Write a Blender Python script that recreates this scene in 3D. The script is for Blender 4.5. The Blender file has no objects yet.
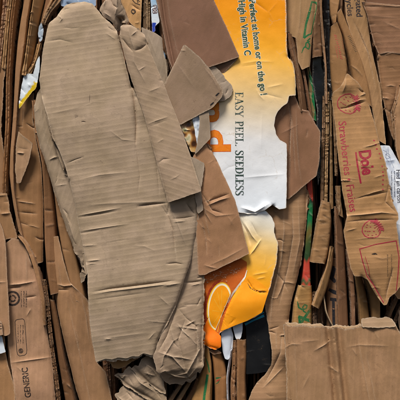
import bpy, math, numpy as np
from mathutils import Vector
from mathutils.bvhtree import BVHTree
from mathutils.geometry import delaunay_2d_cdt

# ------------------------------------------------------------------ camera, sky, sun, exposure
P = 0.0015                 # metres for one unit of the layout (a 600 mm wide piece of the bale)
ZC = 0.62                  # height of the picture centre above the ground
CAMD = 2.1                 # camera distance to the bale face
sc = bpy.context.scene
col = sc.collection
cam_d = bpy.data.cameras.new('camera'); cam = bpy.data.objects.new('camera', cam_d); col.objects.link(cam)
cam.location = (0, -CAMD, ZC); cam.rotation_euler = (math.radians(90), 0, 0)
cam_d.sensor_width = 36; cam_d.lens = 36 * CAMD / (400 * P); cam_d.clip_end = 100; cam_d.clip_start = 0.01
sc.camera = cam
SUN_EL, SUN_AZ = 60, -28    # azimuth: degrees to the left of the camera
w = bpy.data.worlds.new('World'); sc.world = w; w.use_nodes = True
nt = w.node_tree; bg = nt.nodes['Background']
sky = nt.nodes.new('ShaderNodeTexSky'); sky.sky_type = 'NISHITA'; sky.sun_disc = False
sky.sun_elevation = math.radians(SUN_EL); sky.sun_rotation = math.radians(180 + SUN_AZ)
sky.air_density = 1.0; sky.dust_density = 3.0; sky.ozone_density = 0.6
nt.links.new(sky.outputs[0], bg.inputs[0]); bg.inputs[1].default_value = 0.055
sd = bpy.data.lights.new('sun', 'SUN'); sd.energy = 3.6; sd.angle = math.radians(16); sd.color = (1.0, 0.955, 0.89)
sun = bpy.data.objects.new('sun', sd); col.objects.link(sun)
el, az = math.radians(SUN_EL), math.radians(SUN_AZ)
to_sun = Vector((math.sin(az) * math.cos(el), -math.cos(az) * math.cos(el), math.sin(el)))
sun.rotation_euler = to_sun.to_track_quat('Z', 'Y').to_euler(); sun.location = to_sun * 5 + Vector((0, 0, ZC))
vs = sc.view_settings; vs.view_transform = 'Standard'; vs.look = 'None'; vs.gamma = 1; vs.use_curve_mapping = False
vs.exposure = 0.40
sc.cycles.max_bounces = 4; sc.cycles.diffuse_bounces = 2; sc.cycles.glossy_bounces = 2; sc.cycles.transmission_bounces = 2

# ------------------------------------------------------------------ helpers
def lin(c):
    return tuple(((v / 255) / 12.92 if v <= 10 else ((v / 255 + 0.055) / 1.055) ** 2.4) for v in c)

class NB:                                            # small node builder
    def __init__(s, name):
        s.m = bpy.data.materials.new(name); s.m.use_nodes = True; s.t = s.m.node_tree
        s.b = s.t.nodes['Principled BSDF']
    def n(s, typ, ins={}, **kw):
        nd = s.t.nodes.new('ShaderNode' + typ)
        for k, v in kw.items(): setattr(nd, k, v)
        for k, v in ins.items():
            if isinstance(v, bpy.types.NodeSocket): s.t.links.new(v, nd.inputs[k])
            else: nd.inputs[k].default_value = v
        return nd
    def math(s, op, a, b=0.0, c=0.0): return s.n('Math', {0: a, 1: b, 2: c}, operation=op).outputs[0]
    def mix(s, f, a, b, mode='MIX'):
        nd = s.n('Mix', {}, data_type='RGBA', blend_type=mode)
        for i, v in ((0, f), (6, a), (7, b)):
            if isinstance(v, bpy.types.NodeSocket): s.t.links.new(v, nd.inputs[i])
            else: nd.inputs[i].default_value = v if i == 0 else (tuple(v) + (1,))[:4]
        return nd.outputs[2]
    def attr(s, name, out='Fac'): return s.n('Attribute', attribute_name=name).outputs[out]
    def noise(s, vec, scale, detail=3, rough=0.55, out=0):
        return s.n('TexNoise', {'Vector': vec, 'Scale': scale, 'Detail': detail, 'Roughness': rough}).outputs[out]
    def ramp(s, f, a, b, lo=0.0, hi=1.0): return s.n('MapRange', {0: f, 1: a, 2: b, 3: lo, 4: hi}).outputs[0]
    def out(s, key, v):
        if isinstance(v, bpy.types.NodeSocket): s.t.links.new(v, s.b.inputs[key])
        else: s.b.inputs[key].default_value = v

def uvrand(b):
    """sheet coordinates in layout units, shifted by a random amount per object"""
    uv = b.n('UVMap', uv_map='sheet').outputs[0]
    r = b.n('ObjectInfo').outputs['Random']
    off = b.n('CombineXYZ', {0: b.math('MULTIPLY', r, 731.0), 1: b.math('MULTIPLY', r, 397.0), 2: b.math('MULTIPLY', r, 91.0)}).outputs[0]
    return uv, b.n('VectorMath', {0: uv, 1: off}, operation='ADD').outputs[0]

def kraft_material(name, flute_col, flute_bump, dirt=1.0):
    b = NB(name); uv, v = uvrand(b)
    base = b.n('ObjectInfo').outputs['Color']
    xyz = b.n('SeparateXYZ', {0: uv}).outputs
    warp = b.math('MULTIPLY', b.math('SUBTRACT', b.noise(v, 0.02, 2), 0.5), 0.5)
    wav = b.math('SINE', b.math('ADD', b.math('MULTIPLY', xyz[1], 2 * math.pi / 5.4), warp))
    wav = b.math('SUBTRACT', b.math('MULTIPLY', b.math('POWER', b.math('ADD', b.math('MULTIPLY', wav, 0.5), 0.5), 2.2), 1.8), 0.75)
    sv = b.n('Mapping', {0: v, 3: (0.25, 1.0, 1.0)}).outputs[0]
    msk = b.ramp(b.noise(sv, 0.05, 3), 0.25, 0.70, 0.25, 1.0)
    fl = b.math('MULTIPLY', wav, msk)
    fib = b.noise(b.n('Mapping', {0: v, 3: (0.5, 1.0, 1.0)}).outputs[0], 1.4, 3, 0.75)
    speck = b.noise(v, 3.6, 2, 0.6)
    mott = b.noise(v, 0.035, 3, 0.66)
    stn = b.noise(v, 0.017, 4, 0.72)
    stain = b.ramp(stn, 0.52, 0.72)
    tide = b.math('MULTIPLY', b.ramp(b.math('ABSOLUTE', b.math('SUBTRACT', stn, 0.555)), 0.0, 0.011, 1.0, 0.0), b.ramp(mott, 0.45, 0.6))
    streak = b.noise(b.n('Mapping', {0: v, 3: (0.06, 1.0, 1.0)}).outputs[0], 0.42, 3, 0.6)
    k = b.math('ADD', b.ramp(mott, 0.25, 0.75, 0.82, 1.16), b.math('MULTIPLY', fl, flute_col))
    k = b.math('ADD', k, b.math('MULTIPLY', b.math('SUBTRACT', fib, 0.5), 0.34))
    k = b.math('ADD', k, b.math('MULTIPLY', b.math('SUBTRACT', speck, 0.5), 0.22))
    k = b.math('ADD', k, b.math('MULTIPLY', b.math('SUBTRACT', streak, 0.5), 0.09))
    k = b.math('SUBTRACT', k, b.math('MULTIPLY', stain, 0.24 * dirt))
    k = b.math('SUBTRACT', k, b.math('MULTIPLY', tide, 0.13))
    c = b.mix(1.0, base, b.n('CombineColor', {0: k, 1: k, 2: b.math('MULTIPLY', k, b.ramp(mott, 0.3, 0.7, 0.95, 1.05))}).outputs[0], 'MULTIPLY')
    spot = b.ramp(b.noise(v, 0.21, 3, 0.8), 0.66, 0.74)
    c = b.mix(b.math('MULTIPLY', spot, 0.45), c, lin((74, 52, 38)))
    wr = b.math('MULTIPLY', b.attr('wear'), b.ramp(fib, 0.36, 0.6))
    c = b.mix(b.math('MINIMUM', wr, 0.75), c, lin((203, 184, 160)))
    c = b.mix(b.math('MULTIPLY', b.attr('grime'), b.ramp(fib, 0.3, 0.7)), c, lin((62, 46, 36)))
    b.out('Base Color', c); b.out('Roughness', b.ramp(fib, 0.3, 0.7, 0.68, 0.86)); b.out('Specular IOR Level', 0.28)
    hgt = b.math('ADD', b.math('MULTIPLY', fl, flute_bump), b.math('MULTIPLY', fib, 0.22))
    hgt = b.math('ADD', hgt, b.math('MULTIPLY', streak, 0.07))
    b.out('Normal', b.n('Bump', {'Strength': 0.75, 'Distance': 0.0011, 'Height': hgt}).outputs[0])
    return b.m

def edge_material():
    b = NB('cut_edge'); uv, v = uvrand(b)
    base = b.n('ObjectInfo').outputs['Color']
    y = b.n('SeparateXYZ', {0: uv}).outputs[1]
    t = b.attr('across')
    nz = b.noise(v, 0.6, 4, 0.7)
    wv = b.math('MULTIPLY', b.math('SINE', b.math('ADD', b.math('MULTIPLY', y, 2 * math.pi / 5.4), b.math('MULTIPLY', nz, 3.0))), 0.30)
    d = b.math('ABSOLUTE', b.math('SUBTRACT', b.math('SUBTRACT', t, 0.5), wv))
    flute = b.ramp(d, 0.10, 0.2, 1.0, 0.0)
    liner = b.ramp(b.math('ABSOLUTE', b.math('SUBTRACT', t, 0.5)), 0.3, 0.38)
    pap = b.math('MAXIMUM', flute, liner)
    dark = b.mix(1.0, base, (0.42, 0.37, 0.33), 'MULTIPLY')  # hollows between the flutes: their recess shade is put into the colour
    lite = b.mix(0.25, base, lin((196, 170, 138)))
    c = b.mix(b.math('MULTIPLY', pap, b.ramp(nz, 0.25, 0.6, 0.45, 1.0)), dark, lite)
    b.out('Base Color', c); b.out('Roughness', 0.9); b.out('Specular IOR Level', 0.15)
    b.out('Normal', b.n('Bump', {'Strength': 0.8, 'Distance': 0.0012, 'Height': b.math('ADD', pap, b.math('MULTIPLY', nz, 0.8))}).outputs[0])
    return b.m

def print_material(name, rough=0.42, coat=0.0, bump=0.5, crack=0.0):
    """colour comes from the sheet's own printed colour"""
    b = NB(name); uv, v = uvrand(b)
    c = b.attr('print', 'Color')
    n1 = b.noise(v, 0.05, 5, 0.6); n2 = b.noise(v, 1.6, 3, 0.6)
    k = b.math('ADD', b.ramp(n1, 0.25, 0.75, 0.93, 1.05), b.math('MULTIPLY', b.math('SUBTRACT', n2, 0.5), 0.12))
    c = b.mix(1.0, c, b.n('CombineColor', {0: k, 1: k, 2: k}).outputs[0], 'MULTIPLY')
    wr = b.math('MULTIPLY', b.attr('wear'), b.ramp(b.noise(v, 0.6, 4, 0.7), 0.35, 0.62))
    c = b.mix(b.math('MINIMUM', wr, 0.85), c, lin((226, 216, 202)))
    dirt = b.math('ADD', b.ramp(b.noise(v, 0.10, 6, 0.78), 0.60, 0.74), b.ramp(b.noise(v, 0.45, 5, 0.8), 0.66, 0.74))
    c = b.mix(b.math('MULTIPLY', dirt, 0.26), c, lin((142, 116, 88)))
    if crack:
        crk = b.n('TexVoronoi', {'Vector': b.n('VectorMath', {0: v, 1: b.n('VectorMath', {0: b.noise(v, 0.3, 2, 0.7, 1), 'Scale': 4.0}, operation='SCALE').outputs[0]}, operation='ADD').outputs[0], 'Scale': 0.045}, feature='DISTANCE_TO_EDGE').outputs[0]
        crk = b.math('MULTIPLY', b.ramp(crk, 0.0, 0.016, 1.0, 0.0), b.ramp(n1, 0.50, 0.62))
        c = b.mix(b.math('MULTIPLY', crk, crack), c, lin((198, 178, 150)))
    b.out('Base Color', c); b.out('Roughness', b.ramp(n1, 0.3, 0.7, rough - 0.06, rough + 0.12)); b.out('Specular IOR Level', 0.35)
    b.out('Coat Weight', coat)
    h = b.math('ADD', b.math('MULTIPLY', b.noise(v, 0.12, 4, 0.6), 0.25), b.math('MULTIPLY', b.noise(v, 0.8, 3, 0.6), 0.10))
    b.out('Normal', b.n('Bump', {'Strength': bump, 'Distance': 0.0014, 'Height': h}).outputs[0])
    return b.m

INK = {}
def ink(rgb, under=(160, 126, 92), wornness=0.5):
    key = (rgb, under, wornness)
    if key not in INK:
        b = NB('ink'); g = b.n('NewGeometry').outputs['Position']
        n = b.noise(g, 520, 4, 0.75); n2 = b.noise(g, 45, 3, 0.6)
        f = b.math('MULTIPLY', b.ramp(b.math('ADD', n, b.math('MULTIPLY', n2, 0.5)), 0.70, 0.98), wornness)
        c = b.mix(f, lin(rgb), lin(under))
        b.out('Base Color', c); b.out('Roughness', 0.62); b.out('Specular IOR Level', 0.3)
        INK[key] = b.m
    return INK[key]

MAT = {'kraft': kraft_material('kraft_board', 0.045, 0.105), 'smooth': kraft_material('smooth_kraft_board', 0.01, 0.03, 0.6),
       'edge': edge_material(), 'print': print_material('printed_board', crack=0.5), 'dark': print_material('black_board', 0.5), 'paper': print_material('white_paper', 0.6, 0, 0.6),
       'plastic': print_material('plastic_film', 0.25, 0.3, 0.9)}

# numpy value noise
def _hash(ix, iy, seed):
    n = (ix * 374761393 + iy * 668265263 + seed * 1274126177) & 0xFFFFFFFF
    n = ((n ^ (n >> 13)) * 1274126177) & 0xFFFFFFFF
    return ((n ^ (n >> 16)) & 0xFFFF) / 65535.0
def vnoise(x, y, s, seed):
    x = x / s; y = y / s
    ix = np.floor(x).astype(np.int64); iy = np.floor(y).astype(np.int64); fx = x - ix; fy = y - iy
    fx = fx * fx * (3 - 2 * fx); fy = fy * fy * (3 - 2 * fy)
    a = _hash(ix, iy, seed); b_ = _hash(ix + 1, iy, seed); c = _hash(ix, iy + 1, seed); d = _hash(ix + 1, iy + 1, seed)
    return (a * (1 - fx) + b_ * fx) * (1 - fy) + (c * (1 - fx) + d * fx) * fy - 0.5

def poly_dist(x, y, pts):
    """distance, signed distance and parameter along an open polyline"""
    pts = np.asarray(pts, float); best = np.full(x.shape, 1e9); sgn = np.zeros(x.shape); par = np.zeros(x.shape)
    L = np.r_[0, np.cumsum(np.hypot(*np.diff(pts, axis=0).T))]; T = max(L[-1], 1e-6)
    for i in range(len(pts) - 1):
        ax, ay = pts[i]; bx, by = pts[i + 1]; dx, dy = bx - ax, by - ay; l2 = dx * dx + dy * dy + 1e-12
        t = np.clip(((x - ax) * dx + (y - ay) * dy) / l2, 0, 1)
        qx, qy = x - ax - t * dx, y - ay - t * dy; d = np.hypot(qx, qy); m = d < best
        best = np.where(m, d, best); sgn = np.where(m, np.sign(dx * (y - ay) - dy * (x - ax)), sgn)
        par = np.where(m, (L[i] + t * math.sqrt(l2)) / T, par)
    return best, best * sgn, par

def inside(x, y, pg):
    r = np.zeros(x.shape, bool); n = len(pg)
    for i in range(n):
        x1, y1 = pg[i]; x2, y2 = pg[(i + 1) % n]
        if y1 == y2: continue
        c = ((y1 > y) != (y2 > y)) & (x < (x2 - x1) * (y - y1) / (y2 - y1) + x1); r ^= c
    return r

def resample(pts, step, closed=True):
    pts = [np.array(p, float) for p in pts]; out = []
    n = len(pts)
    for i in range(n if closed else n - 1):
        a, b = pts[i], pts[(i + 1) % n]; k = max(1, int(round(np.hypot(*(b - a)) / step)))
        for j in range(k): out.append(a + (b - a) * j / k)
    if not closed: out.append(pts[-1])
    return np.array(out)

def triangulate(loop, h, grid=True, lines=()):
    lo, hi = loop.min(0), loop.max(0)
    if grid:
        ys = np.arange(lo[1], hi[1], h * 0.866); P2 = []
        for j, yy in enumerate(ys): xs = np.arange(lo[0] + (j % 2) * h / 2, hi[0], h); P2.append(np.c_[xs, np.full(xs.shape, yy)])
        g = np.concatenate(P2) if P2 else np.zeros((0, 2))
        g = g + (np.random.RandomState(3).rand(*g.shape) - 0.5) * h * 0.25
        m = inside(g[:, 0], g[:, 1], loop); g = g[m]
        if len(g):
            cl = np.r_[loop, loop[:1]]; d, _, _ = poly_dist(g[:, 0], g[:, 1], cl); g = g[d > 0.45 * h]
    else: g = np.zeros((0, 2))
    if lines:                                          # rows of points along the creases so that folds stay clean
        ex = []
        pl_edge = lambda q: isinstance(q, tuple)
        for pl in lines:
            p = resample(pl, 1.1, False)
            if len(p) < 2: continue
            t = np.gradient(p, axis=0); t /= np.hypot(t[:, 0], t[:, 1])[:, None] + 1e-9; nn = np.c_[-t[:, 1], t[:, 0]]
            for off in ((0, 0.5, -0.5, 1.25, -1.25) if not pl_edge(pl) else (0.6, -0.6, 1.3, -1.3, 2.1, -2.1, 3.2, -3.2)): ex.append(p + nn * off)
        if ex:
            ex = np.concatenate(ex); cl = np.r_[loop, loop[:1]]
            m = inside(ex[:, 0], ex[:, 1], loop); ex = ex[m]; d, _, _ = poly_dist(ex[:, 0], ex[:, 1], cl); ex = ex[d > 0.4]
            if len(ex) and len(g):
                key = set()
                for q in ex:
                    i0, j0 = int(q[0] // 0.8), int(q[1] // 0.8)
                    for di in (-1, 0, 1):
                        for dj in (-1, 0, 1): key.add((i0 + di, j0 + dj))
                g = g[[(int(q[0] // 0.8), int(q[1] // 0.8)) not in key for q in g]]
            # thin out points that fall on each other
            seen, keep = set(), []
            for i, q in enumerate(ex):
                kk = (round(q[0] / 0.5), round(q[1] / 0.5))
                if kk not in seen: seen.add(kk); keep.append(i)
            g = np.r_[g, ex[keep]]
    allp = np.r_[loop, g]; n = len(loop)
    r = delaunay_2d_cdt([Vector((p[0], -p[1])) for p in allp], [(i, (i + 1) % n) for i in range(n)], [], 1, 1e-6)
    v = np.array([(a.x, -a.y) for a in r[0]])
    f = [tuple(q) for q in r[2]]
    tri = []
    for q in f:
        for i in range(1, len(q) - 1): tri.append((q[0], q[i], q[i + 1]))
    return v, np.array(tri, int)

CNT = [0]; KS = {}
class Sheet: pass

def world(x, y, d, k): return np.c_[(x - 200) * P * k, -d * P, (200 - y) * P * k + ZC]

def tag(o, label, cat, group=None, kind=None):
    if label: o['label'] = label
    if cat: o['category'] = cat
    if group: o['group'] = group
    if kind: o['kind'] = kind

TAN, GREY, BROWN, RED, LIGHT = (164, 126, 84), (168, 145, 119), (148, 108, 70), (130, 94, 72), (176, 142, 102)

def S(name, label, cat, pts, d=0.0, c=TAN, fl=4, th=2.4, h=1.5, bumps=(), cr=(), kinks=(), tilt=(0, 0), nz=1.2, crump=None,
      rough=0.15, mat='kraft', sm=1.0, parent=None, group=None, extra=None, colour=None, grime=0.0, wear=0.35, kref=None, step=0.8, grid=None):
    CNT[0] += 1; seed = CNT[0] * 17 + 5; rs = np.random.RandomState(seed)
    lp = resample(pts, step)
    if sm:
        for _ in range(int(sm * 2)): lp = lp * 0.5 + (np.roll(lp, 1, 0) + np.roll(lp, -1, 0)) * 0.25
    tv = np.roll(lp, -1, 0) - np.roll(lp, 1, 0); nv = np.c_[-tv[:, 1], tv[:, 0]] / (np.hypot(tv[:, 0], tv[:, 1])[:, None] + 1e-9)
    if rough:
        q = vnoise(lp[:, 0] + lp[:, 1] * 0.31, lp[:, 1] - lp[:, 0] * 0.23, 1.5, seed) + 1.8 * vnoise(lp[:, 0], lp[:, 1], 5.0, seed + 1)
        lp = lp + nv * (q * rough * 1.3)[:, None]
    cen = np.array(pts, float).mean(0)
    rc = []
    if crump:
        n, amp, L, wd = crump[:4]; ang = crump[4] if len(crump) > 4 else None
        lo, hi = lp.min(0), lp.max(0)
        for _ in range(n):
            p = lo + rs.rand(2) * (hi - lo)
            a = rs.rand() * math.pi if ang is None else math.radians(ang) + rs.randn() * 0.22
            ll = L * (0.5 + rs.rand()); e = np.array([math.cos(a), math.sin(a)]) * ll / 2
            bend = np.array([-e[1], e[0]]) * rs.randn() * 0.18
            rc.append(([p - e, p + bend, p + e], amp * rs.randn(), wd * (0.6 + rs.rand())))
    allcr = [(q[0], q[1] * 0.85, q[2] * 0.6, True) if len(q) < 4 or q[3] else (q[0], q[1] * 0.6, q[2] * 0.62, False) for q in cr] + [(q[0], q[1] * 0.8, q[2] * 0.6, True) for q in rc]
    def F(x, y, want=False):
        z = d + tilt[0] * (x - cen[0]) + tilt[1] * (y - cen[1])
        z = z + nz * (1.6 * vnoise(x, y, 40, seed + 2) + 0.35 * vnoise(x, y, 13, seed + 3) + 0.10 * vnoise(x, y, 5, seed + 9))
        wr = np.zeros(x.shape)
        if extra: z = z + extra(x, y)
        for bx, by, dz, r in bumps: z = z + dz * np.exp(-((x - bx) ** 2 + (y - by) ** 2) / r ** 2)
        for kp, sl in kinks:
            _, sdist, _ = poly_dist(x, y, kp); z = z + sl * (np.sqrt(np.maximum(0, sdist) ** 2 + 0.8) - 0.9) * (sdist > 0)
        for cp, a, wd, tp in allcr:
            dist, _, t = poly_dist(x, y, cp)
            pr = np.exp(-(np.sqrt(dist * dist + 0.04) - 0.2) / wd)
            tpr = np.clip(4.2 * t * (1 - t), 0, 1)
            if tp: pr = pr * tpr * 0.72
            z = z + a * pr
            if want and tp and wd < 6: wr = wr + np.exp(-(dist / 0.6) ** 2) * min(0.6, abs(a) * 0.22) * tpr
        return (z, wr) if want else z
    lp_rough = rough
    v, tri = triangulate(lp, h, True, [list(q[0]) if q[3] else tuple(map(tuple, q[0])) for q in allcr if (not q[3]) or q[2] < 2.4]) if grid is None else grid(lp_rough, seed)
    x, y = v[:, 0], v[:, 1]
    if grid is not None: lp = grid.loop
    z, wr = F(x, y, True)
    cl = np.r_[lp, lp[:1]]; ed, _, _ = poly_dist(x, y, cl)
    wr = wr + wear * 1.3 * np.exp(-(ed / 0.6) ** 2)
    k = (CAMD - (d if kref is None else kref) * P) / CAMD
    if parent is not None and kref is None: k = KS.get(parent.name, k)
    fr = world(x, y, z, k)
    fn = np.cross(fr[tri[:, 1]] - fr[tri[:, 0]], fr[tri[:, 2]] - fr[tri[:, 0]])
    if fn[:, 1].sum() > 0: tri = tri[:, ::-1]; fn = -fn
    vn = np.zeros_like(fr)
    for i in range(3): np.add.at(vn, tri[:, i], fn)
    vn /= np.linalg.norm(vn, axis=1)[:, None] + 1e-12
    bk = fr - vn * th * P
    e = {}
    for a, b in np.r_[tri[:, [0, 1]], tri[:, [1, 2]], tri[:, [2, 0]]]:
        if (b, a) in e: del e[(b, a)]
        else: e[(a, b)] = 1
    be = np.array(list(e.keys()), int); n = len(fr)
    sides = np.c_[be[:, 1], be[:, 0], be[:, 0] + n, be[:, 1] + n]
    faces = [tuple(t) for t in tri] + [tuple(t[::-1]) for t in (tri + n)] + [tuple(q) for q in sides]
    V = np.r_[fr, bk]; base = V.mean(0) if parent is None else np.array(parent.location)
    me = bpy.data.meshes.new(name); me.from_pydata((V - base).tolist(), [], faces)
    o = bpy.data.objects.new(name, me); col.objects.link(o)
    if parent is None: o.location = base
    else: o.parent = parent
    me.materials.append(MAT[mat]); me.materials.append(MAT['edge'] if mat in ('kraft', 'smooth', 'print', 'dark') else MAT[mat])
    nt_ = len(tri)
    mi = np.zeros(len(faces), np.int32); mi[2 * nt_:] = 1
    if mat == 'print':
        me.materials.append(MAT['smooth']); mi[nt_:2 * nt_] = 2
    me.polygons.foreach_set('material_index', mi)
    me.shade_smooth(); me.set_sharp_from_angle(angle=math.radians(50))
    a = math.radians(fl); uvv = np.c_[x * math.cos(a) - y * math.sin(a), x * math.sin(a) + y * math.cos(a)]
    uvv = np.r_[uvv, uvv]; li = np.zeros(len(me.loops), np.int32); me.loops.foreach_get('vertex_index', li)
    uvl = me.uv_layers.new(name='sheet'); uvl.data.foreach_set('uv', uvv[li].astype(np.float32).ravel())
    def fa(nm, arr): at = me.attributes.new(nm, 'FLOAT', 'POINT'); at.data.foreach_set('value', arr.astype(np.float32))
    fa('wear', np.r_[wr, wr * 0.5]); fa('across', np.r_[np.zeros(n), np.ones(n)])
    gr = np.zeros(n) if not grime else grime * np.exp(-(ed / 2.2) ** 2); fa('grime', np.r_[gr, gr])
    if mat in ('print', 'paper', 'plastic', 'dark'):
        pc = colour(x, y) if callable(colour) else np.tile(np.array(lin(colour or c)), (n, 1))
        ca = me.attributes.new('print', 'FLOAT_COLOR', 'POINT')
        q = np.c_[pc, np.ones(n)]; ca.data.foreach_set('color', np.r_[q, q].astype(np.float32).ravel())
    j = 1 + rs.randn() * 0.035
    o.color = tuple(min(1, q * j) for q in lin(c)) + (1,)
    if label or cat: tag(o, label, cat, group)
    s = Sheet(); s.tri = tri; s.fr = fr - base; s.bvh = None; s.o = o; s.F = F; s.k = k; s.base = base; s.c = c; s.lift = 0.07
    KS[o.name] = k
    return s

def R(name, label, cat, left, right, dl=-18, dr=-18, bulge=12, pw=11.0, deep=True, lean=None, **kw):
    """a strip bent out of the bale: edges at depth dl / dr, middle standing to the front"""
    L = np.array(sorted(left, key=lambda p: p[1]), float); Rr = np.array(sorted(right, key=lambda p: p[1]), float)
    pts = [tuple(p) for p in L] + [tuple(p) for p in Rr[::-1]]
    mid = (dl + dr) / 2 + bulge
    rs = np.random.RandomState(int(abs(left[0][0] * 13 + right[-1][0] * 7)) + 1)
    if lean is None: lean = rs.choice([-1, 1]) * rs.uniform(2, 7)
    if deep: dl, dr = dl * 1.5 - 8, dr * 1.5 - 8; bulge = mid - (dl + dr) / 2
    def dense(C, n):
        t = np.linspace(0, 1, n); yy = C[0, 1] + (C[-1, 1] - C[0, 1]) * t; xx = np.interp(yy, C[:, 1], C[:, 0])
        pad = 5; xp = np.r_[xx[:1] * 2 - xx[pad:0:-1], xx, xx[-1:] * 2 - xx[-2:-pad - 2:-1]]; ker = np.hanning(2 * pad + 3)[1:-1]; ker /= ker.sum()
        return np.c_[np.convolve(xp, ker, 'valid'), yy]
    nrow = max(8, int((max(L[-1, 1], Rr[-1, 1]) - min(L[0, 1], Rr[0, 1])) / 1.0))
    DL, DR = dense(L, nrow), dense(Rr, nrow)
    def prof(u): return dl + (dr - dl) * u + bulge * (1 - np.abs(2 * u - 1) ** pw) + lean * (u - 0.5)
    def ex(x, y):
        xl = np.interp(y, DL[:, 1], DL[:, 0]); xr = np.interp(y, DR[:, 1], DR[:, 0])
        return prof(np.clip((x - xl) / np.maximum(xr - xl, 0.5), 0, 1))
    us = np.array([0, .01, .022, .04, .065, .1, .16, .26, .38, .5, .62, .74, .84, .9, .935, .96, .978, .99, 1])
    def grid(rough, seed):
        yy = DL[:, 1]; j1 = (vnoise(yy, yy * 0 + 3, 2.0, seed) + 1.5 * vnoise(yy, yy * 0 + 9, 6, seed)) * rough * 1.2; j2 = (vnoise(yy, yy * 0 + 31, 2.0, seed) + 1.5 * vnoise(yy, yy * 0 + 57, 6, seed)) * rough * 1.2
        A_ = DL + np.c_[j1, 0 * j1]; B_ = DR + np.c_[j2, 0 * j2]
        k1 = (vnoise(us * 9, us * 0 + 2, 1, seed)) * rough * 2.2
        v = np.array([A_[i] + (B_[i] - A_[i]) * u + ((0, k1[j]) if i in (0, nrow - 1) else (0, 0)) for i in range(nrow) for j, u in enumerate(us)])
        m = len(us); tri = []
        for i in range(nrow - 1):
            for j in range(m - 1):
                p = i * m + j; tri += [(p, p + m, p + m + 1), (p, p + m + 1, p + 1)]
        grid.loop = np.r_[A_, B_[::-1]]
        return v, np.array(tri)
    kw.setdefault('h', 1.1); kw.setdefault('d', 0); kw.setdefault('nz', 0.8); kw.setdefault('fl', 90)
    kw.setdefault('kref', mid - 3 + kw['d'])
    kw.setdefault('crump', (14, 1.0, 11, 0.9))
    if kw.get('mat', 'kraft') in ('kraft', 'smooth') and kw.get('parent') is None: c0 = kw.get('c', TAN); kw['c'] = (c0[0] * 0.94, c0[1] * 0.885, c0[2] * 0.80)
    return S(name, label, cat, pts, extra=ex, grid=grid, **kw)

# ---- printing laid on a sheet
def on_sheet(s, x, y, lift):
    if s.bvh is None: s.bvh = BVHTree.FromPolygons([Vector(q) for q in s.fr], [tuple(map(int, t)) for t in s.tri])
    z = s.F(x, y); W = world(x, y, z, s.k) - s.base
    for i in range(len(W)):
        hit = s.bvh.ray_cast(Vector((W[i][0], W[i][1] - 0.15, W[i][2])), Vector((0, 1, 0)), 0.4)
        if hit[0] is not None: W[i][1] = hit[0].y
    W[:, 1] -= (s.lift + lift) * P
    return W
def decal(s, name, verts, faces, mat, lift=0.0, label=None):
    v = np.asarray(verts, float); W = on_sheet(s, v[:, 0], v[:, 1], lift)
    me = bpy.data.meshes.new(name); me.from_pydata(W.tolist(), [], [tuple(map(int, f)) for f in faces])
    o = bpy.data.objects.new(name, me); col.objects.link(o); o.parent = s.o; me.materials.append(mat)
    if label: o['label'] = label
    return o

def strokes(s, name, lst, mat, lift=0.0, step=1.0):
    V, Fc = [], []
    for i, (pts, wd) in enumerate(lst):
        p = resample(pts, step, False) if len(pts) > 1 else np.array(pts, float)
        t = np.gradient(p, axis=0); t /= np.hypot(t[:, 0], t[:, 1])[:, None] + 1e-9; nn = np.c_[-t[:, 1], t[:, 0]]
        wv = wd / 2 if np.isscalar(wd) else np.interp(np.linspace(0, 1, len(p)), np.linspace(0, 1, len(wd)), wd)[:, None] / 2
        b0 = len(V); a, c_ = p + nn * wv, p - nn * wv
        for j in range(len(p)): V.append((a[j][0], a[j][1], i)); V.append((c_[j][0], c_[j][1], i))
        for j in range(len(p) - 1): q = b0 + 2 * j; Fc.append((q, q + 1, q + 3, q + 2))
    V = np.array(V); W = on_sheet(s, V[:, 0], V[:, 1], lift + V[:, 2] * 0.004)
    me = bpy.data.meshes.new(name); me.from_pydata(W.tolist(), [], Fc)
    o = bpy.data.objects.new(name, me); col.objects.link(o); o.parent = s.o; me.materials.append(mat); return o

def fill(s, name, pts, mat, lift=0.0, h=1.2, rough=0.0):
    lp = resample(pts, h * 0.7); 
    for _ in range(2): lp = lp * 0.5 + (np.roll(lp, 1, 0) + np.roll(lp, -1, 0)) * 0.25
    v, tri = triangulate(lp, h); return decal(s, name, v, tri, mat, lift)

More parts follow.
